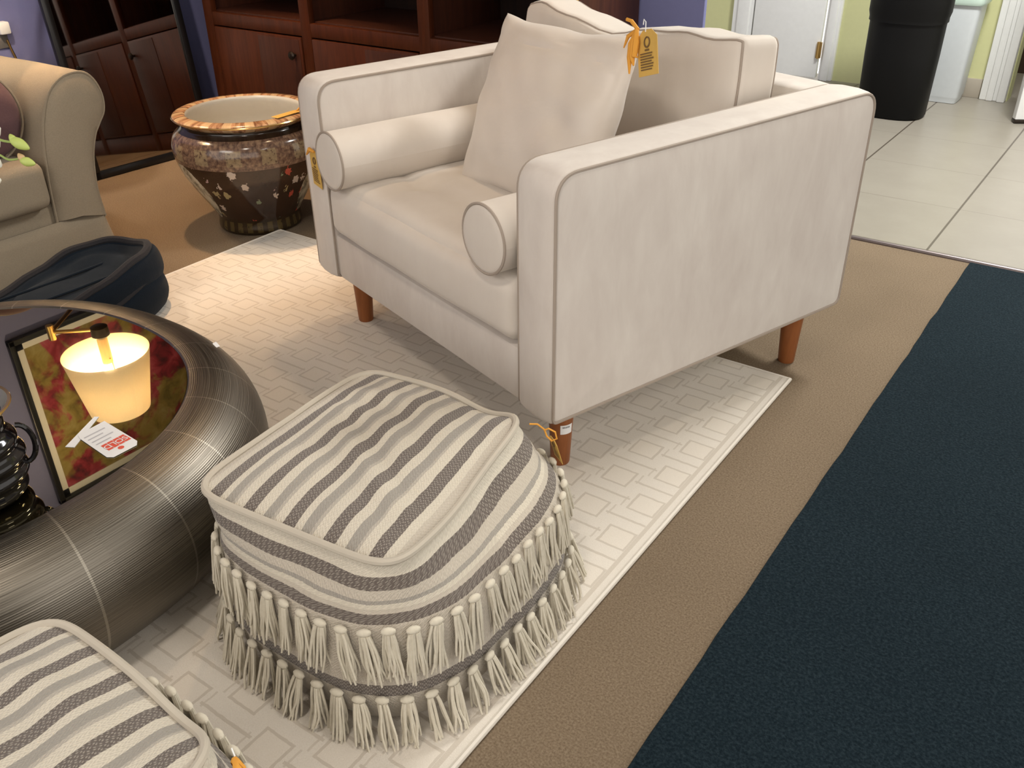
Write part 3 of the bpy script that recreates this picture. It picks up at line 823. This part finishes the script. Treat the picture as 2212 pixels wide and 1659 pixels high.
# frame of the print: letters read from the far edge towards the camera
O_ = Vector((-1.3575, .6770, ZG + .0019)); ex = Vector((-.003, -.0455, 0)).normalized(); ey = Vector((-1, .03, 0)).normalized()
def word(txt, size, at, mat, name, parent):
    cu = D.curves.new(name, 'FONT'); cu.body = txt; cu.size = size; cu.align_x = 'CENTER'; cu.align_y = 'CENTER'; cu.extrude = .0001
    tmp = D.objects.new(name, cu); C.objects.link(tmp); bpy.context.view_layer.update()
    me = D.meshes.new_from_object(tmp.evaluated_get(bpy.context.evaluated_depsgraph_get())); D.objects.remove(tmp)
    me.materials.clear(); me.materials.append(mat)
    o = D.objects.new(name, me); C.objects.link(o); o.parent = parent; return o
RX = Vector((-.004, -.999, 0)); RY = Vector((1, -.004, 0))      # text direction on the table: x towards camera, y towards the right
def lay(o, p):
    o.matrix_parent_inverse = Matrix.Identity(4)
    q = Vector(p) - Vector((-1.378, .674, ZG))
    o.matrix_basis = Matrix(((RX.x, RY.x, 0, q.x), (RX.y, RY.y, 0, q.y), (0, 0, 1, q.z), (0, 0, 0, 1)))
bm_ = MB()
for i in range(4):                                             # four red squares
    y0 = .6998 - i * .0116
    bm_.add([(-1.3725 + 1.378, y0 - .0106 - .674, .0017), (-1.3475 + 1.378, y0 - .0106 - .674, .0017), (-1.3475 + 1.378, y0 - .674, .0017), (-1.3725 + 1.378, y0 - .674, .0017)], [(0, 1, 2, 3)])
bm_.build('red_blocks', REDINK, sold, smooth=0)
for i, ch in enumerate('SOLD'):
    w_ = word(ch, .0185, None, PAPER, 'letter', sold); lay(w_, (-1.360, .6945 - i * .0116, ZG + .0021))
dt = MB(); dt.add([(-1.3385 + 1.378 + .0055 * math.cos(a), .6725 - .674 + .0055 * math.sin(a), .0017) for a in [2 * PI * k / 20 for k in range(20)]], [tuple(range(20))]); dt.build('red_dot', REDINK, sold, smooth=0)
gl_ = MB()
for i in range(4):
    xx = -1.384 - i * .0125
    gl_.add([(xx + 1.378, .652 - .674, .0017), (xx + 1.378 + .0035, .652 - .674, .0017), (xx + 1.378 + .0035, .652 - .674 + .03 + .012 * (i % 2), .0017), (xx + 1.378, .652 - .674 + .03 + .012 * (i % 2), .0017)], [(0, 1, 2, 3)])
gl_.build('print', GREYINK, sold, smooth=0)

# potted orchid on the table, mostly beyond the left edge
orc = empty('potted_orchid', (-1.394, .462, ZG)); tag(orc, 'white orchid with green buds in a black ribbed pot on the table', 'orchid')
pr = [(0, .001), (.050, .001), (.058, .006)]
for k in range(40):
    t = k / 39; z = .008 + .145 * t; r = .060 + .014 * math.sin(PI * min(1, t * 1.15)) - .006 * t ** 3 + .0030 * math.sin(t * 30); pr.append((r, z))
pr += [(.066, .156), (.076, .167), (.0795, .170)]
pot_o = lathe('pot', pr, POTBLK, orc, 48)
lathe('pot_rim', [(.0795, .170), (.0785, .173), (.074, .172)], BRASS, pot_o, 48)
lathe('pot_lining', [(.074, .172), (.064, .158), (.052, .148), (0, .146)], POTGREY, orc, 48)
hd = [(.072 * .78 + .0, .045, .130)] ; hd = []
for k in range(13):
    a = PI * k / 12; hd.append((.071 + .020 * math.sin(a), 0, .085 + .036 * math.cos(a)))
hh = tube('handle', hd, .0045, POTBLK, pot_o, 8); hh.rotation_euler = (0, 0, math.radians(62))
oc = Vector((-1.394, .462, ZG))
def camp(u, v, d): return Vector((0, 0, 1.2)) + (Vector(r_) * ((u - 1106) / 1948.703) + Vector(d_) * ((v - 829.5) / 1948.703) + Vector(f_)) * d
OD = 1.56
st_pts = smoothstep_profile([tuple(p) for p in [oc + Vector((0, 0, .165)), oc + Vector((-.10, -.02, .33)), camp(-150, 190, OD), camp(-70, 250, OD), camp(-10, 298, OD), camp(36, 308, OD)]], 6)
tube('stem', [Vector(p) - oc for p in st_pts], .0022, STEM, orc, 7)
st2 = smoothstep_profile([tuple(camp(u, v, OD)) for u, v in ((-70, 250), (-35, 315), (0, 335), (20, 345), (46, 342))], 5)
tube('stem', [Vector(p) - oc for p in st2], .0019, STEM, orc, 7)
def ell(c, ax, r1, r2, mat, name):
    bm = bmesh.new(); bmesh.ops.create_uvsphere(bm, u_segments=14, v_segments=10, radius=1); bm.verts.index_update()
    ax = Vector(ax).normalized(); M3 = ax.to_track_quat('Z', 'Y').to_matrix()
    vs = []
    for v in bm.verts:
        k = 1 - .35 * max(0, v.co.z); vs.append(c + M3 @ Vector((v.co.x * r2 * k, v.co.y * r2 * k, v.co.z * r1)))
    fs = [tuple(v.index for v in f.verts) for f in bm.faces]; bm.free()
    return obj(name, [p - oc for p in vs], fs, mat, orc)
b1 = ell(camp(43, 311, OD), camp(62, 320, OD) - camp(24, 300, OD), .019, .0095, BUD, 'bud')
ell(camp(27, 299, OD), camp(22, 294, OD) - camp(30, 306, OD), .009, .006, BUD, 'bud')
ell(camp(60, 350, OD), camp(76, 352, OD) - camp(44, 343, OD), .014, .008, BUD, 'bud')
ell(camp(46, 340, OD), camp(40, 332, OD) - camp(52, 346, OD), .009, .006, BUDP, 'bud')
def flower(u, v, s, rot):
    m = MB(); c = camp(u, v, OD) - oc; up = (Vector((0, 0, 1.2)) - camp(u, v, OD)).normalized()
    t = up.cross(Vector((0, 0, 1))).normalized(); w = t.cross(up)
    for k in range(5):
        a = rot + 2 * PI * k / 5; dr = t * math.cos(a) + w * math.sin(a); sd_ = up.cross(dr)
        vs, fs = [], []
        for i in range(6):
            q = i / 5; wd = s * .55 * math.sin(PI * (q * .86 + .1)) ; z = up * (.010 * q - .012 * q * q)
            for j in (-1, -.5, 0, .5, 1): vs.append(c + dr * s * q + sd_ * wd * j + z + up * (.004 * (1 - j * j) + .0015 * k))
        for i in range(5):
            for j in range(4): fs.append((i * 5 + j, i * 5 + j + 1, (i + 1) * 5 + j + 1, (i + 1) * 5 + j))
        m.add(vs, fs)
    fo = m.build('flower', PETAL, orc, smooth=60)
    md = fo.modifiers.new('thick', 'SOLIDIFY'); md.thickness = .0008
flower(-36, 292, .030, .3); flower(-32, 345, .026, 1.2); flower(-20, 392, .016, .6); flower(-90, 240, .03, .2)

# ------------------------------------------------------------------ swing-arm lamp and painting on the left wall (seen in the tabletop)
LX, LY = -3.10, 1.601
lamp = empty('wall_lamp', (-3.85, 2.20, .96)); tag(lamp, 'brass swing-arm wall lamp with a lit cream shade above the sofa', 'lamp')
lo = Vector((-3.85, 2.20, .96))
sh = lathe_g([(.163, 1.054), (.1625, 1.058), (.115, 1.314), (.1135, 1.314), (.161, 1.056), (.163, 1.054)], 64)
o = obj('shade', [Vector(p) + Vector((LX, LY, 0)) - lo for p in sh[0]], sh[1], SHADE, lamp)
tube('socket', [Vector((LX, LY, .985)) - lo, Vector((LX, LY, 1.10)) - lo], .020, CANDLE, lamp, 16)
hp = MB()
for a in (0, PI): hp.add(*tube_g([(LX - lo.x, LY - lo.y, 1.085 - lo.z), (LX - lo.x + .03 * math.cos(a), LY - lo.y + .03 * math.sin(a), 1.075 - lo.z), (LX - lo.x + .035 * math.cos(a), LY - lo.y + .035 * math.sin(a), 1.12 - lo.z)], .003, 6))
hp.build('harp', BRASS, lamp)
tube('socket_cap', [Vector((LX, LY, .938)) - lo, Vector((LX, LY, .945)) - lo, Vector((LX, LY, .980)) - lo, Vector((LX, LY, .992)) - lo], [.018, .032, .034, .020], BRONZE, lamp, 16)
bl = MB(); bm = bmesh.new(); bmesh.ops.create_uvsphere(bm, u_segments=16, v_segments=10, radius=.026); bm.verts.index_update()
bl.add([v.co + Vector((LX, LY, 1.145)) - lo for v in bm.verts], [tuple(v.index for v in f.verts) for f in bm.faces]); bm.free(); bl.build('bulb', BULB, lamp)
tube('arm', [Vector((LX, LY, .955)) - lo, Vector((-3.23, 1.48, .955)) - lo], .0075, BRASS, lamp, 10)
tube('arm', [Vector((-3.23, 1.48, .955)) - lo, Vector((-3.36, 1.645, .956)) - lo, Vector((-3.83, 2.20, .96)) - lo], .0085, BRASS, lamp, 10)
tube('joint', [Vector((-3.23, 1.48, .925)) - lo, Vector((-3.23, 1.48, .985)) - lo], .014, BRASS, lamp, 12)
lathe_b = tube('wall_plate', [(0.001, 0, 0), (.018, 0, 0), (.024, 0, 0)], [.055, .050, .02], BRASS, lamp, 20)
lt = D.lights.new('lamp_bulb', 'POINT'); lt.energy = 12; lt.color = (1, .86, .68); lt.shadow_soft_size = .03
lo_ = D.objects.new('lamp_bulb_light', lt); C.objects.link(lo_); lo_.location = (LX, LY, 1.185)

pt_ = empty('framed_painting', (-3.848, 1.585, 1.24)); tag(pt_, 'framed painting of dark red flowers on yellow above the sofa', 'painting')
PY1, PZ1 = 1.15, .84
fr = MB()
fr.add(*box_g(0, .03, -.028, .0, -.028, PZ1 + .028, .004)).add(*box_g(0, .03, PY1, PY1 + .028, -.028, PZ1 + .028, .004)).add(*box_g(0, .03, -.028, PY1 + .028, -.028, 0, .004)).add(*box_g(0, .03, -.028, PY1 + .028, PZ1, PZ1 + .028, .004))
fr.build('frame', BLACK, pt_)
mt = MB(); mt.add(*box_g(.006, .012, 0, .035, 0, PZ1, 0)).add(*box_g(.006, .012, PY1 - .035, PY1, 0, PZ1, 0)).add(*box_g(.006, .012, 0, PY1, 0, .035, 0)).add(*box_g(.006, .012, 0, PY1, PZ1 - .035, PZ1, 0))
mt.build('mat_border', PAPER, pt_, smooth=0)
box('canvas', (.002, .008, .03, PY1 - .03, .03, PZ1 - .03), PAINT, pt_, 0, smooth=0)

# wall plug with a gold cord
pl = empty('wall_plug', (-3.85, 1.935, .60)); tag(pl, 'white plug block with a gold cord on the periwinkle wall', 'plug')
box('block', (0, .042, -.035, .008, -.006, .040), WHITEP, pl, .006)
box('plate', (0, .008, -.045, .004, -.06, -.004), POTGREY, pl, .002)
tube('cord', [(.012, -.004, -.03), (.014, .0, -.06), (.012, .012, -.11), (.01, .016, -.30), (.01, .016, -.56)], .005, BRASS, pl, 8)

# ------------------------------------------------------------------ tan slipcovered sofa along the left wall
ts = empty('sofa', (-2.74, 1.49, 0)); tag(ts, 'tan slipcovered sofa with a rolled arm at the left edge', 'sofa')
# rolled arm: cross-section in y,z swept along -x
def arm_prof(s=1.0):
    pts = [(-.115, .20), (-.108, .32), (-.090, .45), (-.066, .53), (-.030, .595), (.025, .630), (.085, .632), (.120, .605), (.138, .555), (.132, .505), (.105, .468), (.082, .435), (.058, .37), (.045, .27), (.050, .175)]
    return smoothstep_profile(pts, 4)
AP = arm_prof(); vs, fs = [], []
XS = [0.0, -.006, -.03, -.10, -.25, -.45, -.65, -.85]
for i, xx in enumerate(XS):
    k = 1.0 if i > 1 else (.965 if i == 0 else .99)
    for j, (y, z) in enumerate(AP):
        yy, zz = (y - .02) * k + .02, (z - .40) * k + .40
        w = .006 * nz(xx * 3, y * 8, z * 8) if i > 1 else 0
        vs.append(Vector((xx, yy + w, zz + w)))
LA = len(AP)
for i in range(len(XS) - 1):
    for j in range(LA - 1): fs.append((i * LA + j, i * LA + j + 1, (i + 1) * LA + j + 1, (i + 1) * LA + j))
c0 = len(vs)
for s, bx in ((.8, .010), (.55, .016), (.3, .018)):
    for j in range(LA):
        p = vs[j]; cz_ = .53 if p.z > .45 else max(.2, p.z); cy_ = .02 if p.z > .45 else -.005
        vs.append(Vector((bx + .004 * nz(p.y * 6, p.z * 9, 1), cy_ + (p.y - cy_) * s, cz_ + (p.z - cz_) * s)))
rows = [list(range(LA))] + [list(range(c0 + r * LA, c0 + (r + 1) * LA)) for r in range(3)]
for a, b_ in zip(rows, rows[1:]):
    for j in range(LA - 1): fs.append((a[j + 1], a[j], b_[j], b_[j + 1]))
last = rows[-1]; m_ = LA // 2
for j in range(m_): fs.append((last[j + 1], last[j], last[LA - 1 - j], last[LA - 2 - j])) if LA - 2 - j > j + 1 else None
arm_o = obj('arm', vs, fs, LINEN, ts, smooth=60)
tube('piping', [(-.002, (y - .02) * .985 + .02, (z - .40) * .985 + .40) for y, z in AP], .0042, LINEN, arm_o, 6)
# flared skirt of the arm with a few soft pleats
def skirt_strip(path, name, z1=.205):
    vs, fs = [], []; n = len(path)
    for i, (x, y, nx_, ny_) in enumerate(path):
        for k in range(6):
            t = k / 5; z = z1 * (1 - t) + .008 * t; fl_ = .030 * t + .008 * math.sin(i * .9) * t
            vs.append(Vector((x + nx_ * fl_, y + ny_ * fl_, z)))
    for i in range(n - 1):
        for k in range(5): fs.append((i * 6 + k, i * 6 + k + 1, (i + 1) * 6 + k + 1, (i + 1) * 6 + k))
    o = obj(name, vs, fs, LINEN, ts, smooth=60); md = o.modifiers.new('thick', 'SOLIDIFY'); md.thickness = .006; return o
pth = [(.002, -1.9 + i * .1, 1, 0) for i in range(20)] + [(.004, .005, 1, 0), (.004, .035, .8, .5), (-.01, .046, .3, .9), (-.06, .048, 0, 1), (-.2, .048, 0, 1), (-.4, .048, 0, 1), (-.6, .048, 0, 1), (-.84, .048, 0, 1)]
skirt_strip(pth, 'skirt')
box('base', (-.85, -.01, -1.95, .03, .05, .27), LINEN, ts, .02)
v, f = cushion_g(.42, .40, .075, .035, lambda p, q: q + Vector((0, 0, .02 * (1 - p.x ** 2) * (1 - p.y ** 2) * (p.z > 0))), 20)
obj('seat_cushion', [p + Vector((-.385, -.520, .335)) for p in v], f, LINEN, ts)
obj('seat_cushion', [p + Vector((-.385, -1.33, .335)) for p in v], f, LINEN, ts)
v, f = cushion_g(.11, 1.0, .22, .06, None, 16)
obj('back', [p + Vector((-.78, -.95, .48)) for p in v], f, LINEN, ts)
for (px_, py_) in ((-.80, .04), (-.06, .04)):
    tube('foot', [(px_, py_ - .01, .0), (px_, py_ - .01, .06)], [.014, .02], CHERRYD, ts, 12)
# plum pillow against the rolled arm
v, f = pillow_g(.34, .30, .15, 28, .5)
pil = empty('throw_pillow', (-2.87, 1.245, .540)); tag(pil, 'plum brown round-edged pillow with light piping on the tan sofa', 'pillow')
RMp = Matrix.Rotation(math.radians(78), 4, 'Z') @ Matrix.Rotation(math.radians(-14), 4, 'X')
vv = []
for p in v:
    a = math.atan2(p.z, p.x); ru = max(abs(p.x) / .17, abs(p.z) / .15); vv.append(Vector((math.cos(a) * ru * .165, p.y, math.sin(a) * ru * .150)))
o = obj('cover', [RMp @ p for p in vv], f, PLUMC, pil)
tube('piping', [RMp @ Vector((.1655 * math.cos(2 * PI * k / 60), 0, .1505 * math.sin(2 * PI * k / 60))) for k in range(60)], .0045, LINEN, pil, 6, True)

# ------------------------------------------------------------------ navy pet beds, one stacked on the other
def pet_bed(loc, rx, ry, h, label, tilt=0.0, rz=0.0, grey=False):
    root = empty('pet_bed', loc, rz); tag(root, label, 'pet bed', 'stacked navy pet beds')
    root.rotation_euler = (tilt, 0, rz)
    vs, fs = [], []
    NSg = 72
    prof = smoothstep_profile([(.70, 0), (.92, .06), (1.0, .35), (1.0, .65), (.96, .92), (.90, 1.0), (.84, .97), (.78, .88), (.70, .76), (.45, .70), (.2, .68)], 3)
    for k in range(NSg):
        a = 2 * PI * k / NSg; lift = .035 * math.cos(a - 1.2) + .010 * math.sin(3 * a)
        for q, z in prof:
            x, y = sup(rx * q, ry * q, a, 2.5); w = .010 * nz(x * 9, y * 9, z * 3) * (.2 + z)
            vs.append(Vector((x, y, h * z + lift * max(0, z) * (q > .6) + w * (z > .1))))
    L = len(prof)
    for k in range(NSg):
        for i in range(L - 1): j = (k + 1) % NSg; fs.append((k * L + i, j * L + i, j * L + i + 1, k * L + i + 1))
    c = len(vs); vs.append(Vector((0, 0, h * .68)))
    for k in range(NSg): fs.append((k * L + L - 1, ((k + 1) % NSg) * L + L - 1, c))
    o = obj('bolster_body', vs, fs, NAVYF, root, smooth=70)
    rim = [vs[k * L + 16] + Vector((0, 0, .002)) for k in range(NSg)]
    tube('rim_band', rim, .012, NAVYG, root, 8, True)
    for sgn in (-.35, .25):
        cr = [];
        for i in range(13):
            t = i / 12 * 2 - 1; cr.append((sgn * rx + .02 * t, t * ry * .62, h * .72 + .003 + .03 * h * abs(t)))
        tube('quilt_seam', cr, .004, NAVYF, root, 6)
    return root
pet_bed((-2.400, 1.195, .012), .170, .275, .075, 'lower navy pet bed squashed flat under another on the rug', 0, .10)
pet_bed((-2.415, 1.195, .080), .172, .285, .078, 'upper navy pet bed with padded rim stacked behind the coffee table', 0, .10)
ptg = obj('paper_tag', [(0, 0, 0), (.055, .016, .012), (.058, .030, .016), (.004, .012, .003)], [(0, 1, 2, 3)], PAPER, loc=(-2.285, 1.030, .165), smooth=0)
md = ptg.modifiers.new('thick', 'SOLIDIFY'); md.thickness = .001
tag(ptg, 'blank white paper tag on the upper navy pet bed', 'tag')

# ------------------------------------------------------------------ leaning mirror
MWd, MHt = .607, 1.14
mr = empty('leaning_mirror', (-3.632, 2.034, .002)); mr.rotation_euler = (0, math.radians(-6.3), math.radians(-3.0))
tag(mr, 'tall black-framed mirror leaning against the left wall', 'mirror')
fr = MB()
fw = .034
fr.add(*box_g(-.025, .0, 0, fw, 0, MHt, .004)).add(*box_g(-.025, .0, MWd - fw, MWd, 0, MHt, .004)).add(*box_g(-.025, .0, 0, MWd, 0, fw, .004)).add(*box_g(-.025, .0, 0, MWd, MHt - fw, MHt, .004))
fr.build('frame', BLACK, mr)
box('glass', (-.02, -.008, fw - .004, MWd - fw + .004, fw - .004, MHt - fw + .004), MIRROR, mr, 0, smooth=0)
bz = MB(); bz.add(*box_g(-.008, -.0065, fw, MWd - fw, fw + .002, fw + .014, 0)); bz.build('bevel_edge', MIRROR, mr, smooth=0)

# ------------------------------------------------------------------ porcelain fish-bowl planter
pn = empty('planter', (-2.66, 2.10, 0)); tag(pn, 'dark brown porcelain fishbowl planter painted with flowers and cream medallions', 'planter')
pp = smoothstep_profile([(.145, .0), (.152, .012), (.150, .050), (.168, .085), (.205, .145), (.243, .215), (.262, .275), (.266, .315), (.255, .350), (.232, .372), (.222, .385), (.224, .398)], 5)
pp = [(0, .0)] + pp
lathe('body', pp, POT, pn, 72)
rim = lathe('rim', smoothstep_profile([(.222, .392), (.236, .400), (.247, .409), (.246, .416), (.236, .421), (.212, .424), (.202, .420)], 4), POTRIM, pn, 72)
tube('gilt_edge', [(.2475 * math.cos(2 * PI * k / 72), .2475 * math.sin(2 * PI * k / 72), .4115) for k in range(72)], .0032, GILT, rim, 6, True)
lathe('lining', smoothstep_profile([(.202, .420), (.200, .405), (.215, .370), (.235, .32), (.225, .24), (.18, .14), (.10, .07), (.0, .06)], 4), POTIN, pn, 72)
t5 = empty('price_tag', (-2.452, 2.105, .4265), 1.60); tag(t5, 'yellow price tag lying on the gilded rim of the planter', 'price tag', 'yellow price tags')
o = MB(); o.add(*box_g(-.05, .06, -.016, .016, 0, .0012, 0)); o.build('card', YELLOW, t5, smooth=0)
tube('ribbon', [(.055, 0, .001), (.075, .004, .008), (.082, .006, .020)], .003, ORANGE, t5, 6)

# ------------------------------------------------------------------ cherry bookcase and plum cabinet
bk = empty('bookcase', (-3.59, 2.70, 0)); tag(bk, 'tall cherry wood bookcase with open shelves above panelled doors, behind the armchair', 'bookcase')
BW, BD, BH = 1.905, .488, 2.05
cr = MB()
cr.add(*box_g(0, .055, 0, .03, 0, BH, .003)).add(*box_g(BW - .055, BW, 0, .03, 0, BH, .003))
for xx in (.612, 1.245): cr.add(*box_g(xx, xx + .055, 0, .03, 0, BH, .003))
cr.add(*box_g(0, BW, .002, .03, 0, .085, .003)).add(*box_g(0, BW, .002, .03, .548, .602, .003)).add(*box_g(0, BW, .002, .03, BH - .10, BH, .003))
cr.build('face_frame', CHERRY, bk)
cs = MB(); cs.add(*box_g(0, .02, .02, BD, 0, BH, .002)).add(*box_g(BW - .02, BW, .02, BD, 0, BH, .002)).add(*box_g(0, BW, .02, BD, BH - .02, BH + .02, .002))
for xx in (.632, 1.265): cs.add(*box_g(xx, xx + .015, .03, BD, 0, BH, .001))
cs.build('carcass', CHERRYD, bk)
box('back_panel', (.01, BW - .01, BD - .012, BD, .02, BH), INSIDE, bk, 0, smooth=0)
for zz in (.585, .95, 1.31, 1.67): box('shelf', (.02, BW - .02, .03, BD - .012, zz, zz + .022), CHERRYD, bk, .002)
for (xa, xb) in ((.055, .612), (.667, 1.245), (1.30, BW - .055)):
    dr = MB(); g = .005
    dr.add(*box_g(xa + g, xb - g, -.004, .016, .09, .543, .003))
    do = dr.build('door', CHERRY, bk)
    xm = xa + (xb - xa) * .52
    box('panel', (xm, xb - g - .012, -.0065, -.003, .10, .533), CHERRYD, do, .002)
    kn = lathe_g([(0, 0), (.006, 0), (.006, .012), (.016, .018), (.018, .024), (.012, .03), (0, .031)], 16)
    obj('knob', [(p[0] + xb - .045, -.006 - p[2], p[1] + .472) for p in kn[0]], [q[::-1] for q in kn[1]], BRONZE, do)
t6 = empty('price_tag', (-1.679, 2.735, .80), math.radians(90)); tag(t6, 'yellow price tag hanging on the bookcase side at the top edge', 'price tag', 'yellow price tags')
card(t6, .035, .05); tube('ribbon', [(0, -.002, 0), (.002, 0, .03)], .002, ORANGE, t6, 6)

# ------------------------------------------------------------------ waste bins
bb = empty('trash_bin', (-1.148, 5.0, 0)); tag(bb, 'tall black plastic trash bin standing before the green wall', 'bin')
def bin_ring(prof, rx, ry, ex, mat, name, parent, n=56):
    vs, fs = [], []; L = len(prof)
    for k in range(n):
        for q, z in prof: x, y = sup(rx + q, ry + q, 2 * PI * k / n, ex); vs.append((x, y, z))
    for k in range(n):
        for i in range(L - 1): j = (k + 1) % n; fs.append((k * L + i, j * L + i, j * L + i + 1, k * L + i + 1))
    return obj(name, vs, fs, mat, parent)
bin_ring([(-.17, .002), (-.020, .002), (-.012, .012), (-.004, .30), (-.002, .455), (.004, .456), (.004, .475), (.010, .50), (.012, .80), (.006, .81), (.0, .80), (-.01, .3), (-.03, .02), (-.17, .02)], .178, .150, 2.6, BINBLK, 'body', bb)
bin_ring([(.010, .70), (.020, .705), (.022, .735), (.010, .742)], .178, .150, 2.6, BINBLK, 'rim_band', bb)
wb = empty('trash_bin', (-1.00, 5.46, 0), 0); tag(wb, 'slim white plastic trash bin with a pale green liner', 'bin')
bin_ring([(-.05, .002), (-.012, .002), (-.006, .03), (-.004, .035), (.010, .49), (.018, .495), (.018, .515), (.010, .517), (.006, .49), (-.012, .04), (-.05, .03)], .095, .095, 8.0, BINWHT, 'body', wb)
bin_ring([(.016, .505), (.022, .494), (.027, .506), (.025, .527), (.008, .532), (.0, .50), (-.012, .43)], .095, .095, 7.0, LINER, 'liner', wb)

# ------------------------------------------------------------------ lights
def area(name, loc, size, power, col, rot=(0, 0, 0), sy=None, shape='DISK', spread=180):
    l = D.lights.new(name, 'AREA'); l.energy = power; l.color = col; l.shape = 'RECTANGLE' if sy else shape; l.size = size
    if sy: l.size_y = sy
    l.spread = math.radians(spread)
    o = D.objects.new(name, l); C.objects.link(o); o.location = loc; o.rotation_euler = rot; return o
area('ceiling_light_key', (-.75, .15, 2.66), .30, 8, (1, .90, .78))
area('ceiling_light_tile', (-.3, 4.0, 2.66), 0.8, 66, (1, .99, .95), sy=.5)
area('ceiling_light_right', (1.7, .9, 2.66), 1.0, 12, (1, .95, .88), sy=.6)
area('fill_light_front', (-1.6, -1.9, 2.5), 1.4, 13, (1, .93, .85), rot=(math.radians(52), 0, 0), sy=.7)  # added fill tilted at the chair front, standing in for distant store lights
sp = D.lights.new('track_spot_warm', 'SPOT'); sp.energy = 100; sp.color = (1, .62, .32); sp.spot_size = math.radians(54); sp.spot_blend = .6; sp.shadow_soft_size = .05
so = D.objects.new('track_spot_warm', sp); C.objects.link(so); so.location = (-3.05, 2.2, 2.6)
so.rotation_euler = (Vector((-2.95, 1.95, 0)) - Vector((-3.05, 2.2, 2.6))).to_track_quat('-Z', 'Y').to_euler()
sp3 = D.lights.new('track_spot_rug', 'SPOT'); sp3.energy = 22; sp3.color = (1, .70, .42); sp3.spot_size = math.radians(50); sp3.spot_blend = .6; sp3.shadow_soft_size = .06
so3 = D.objects.new('track_spot_rug', sp3); C.objects.link(so3); so3.location = (-1.95, 2.45, 2.62)
so3.rotation_euler = (Vector((-1.72, 1.35, 0)) - Vector((-1.95, 2.45, 2.62))).to_track_quat('-Z', 'Y').to_euler()
sp2 = D.lights.new('wall_fill_spot', 'SPOT'); sp2.energy = 105; sp2.color = (1, .84, .68); sp2.spot_size = math.radians(58); sp2.spot_blend = .7; sp2.shadow_soft_size = .06  # added fill spot to brighten the left wall, not a known fixture
so2 = D.objects.new('wall_fill_spot', sp2); C.objects.link(so2); so2.location = (-2.2, .9, 2.62)
so2.rotation_euler = (Vector((-3.85, 1.55, .95)) - Vector((-2.2, .9, 2.62))).to_track_quat('-Z', 'Y').to_euler()
w = D.worlds.new('world'); bpy.context.scene.world = w; w.use_nodes = True
w.node_tree.nodes['Background'].inputs[0].default_value = (1, .95, .89, 1); w.node_tree.nodes['Background'].inputs[1].default_value = .79
vs_ = bpy.context.scene.view_settings
vs_.view_transform = 'Standard'; vs_.look = 'None'; vs_.gamma = 1; vs_.use_curve_mapping = False; vs_.exposure = .95
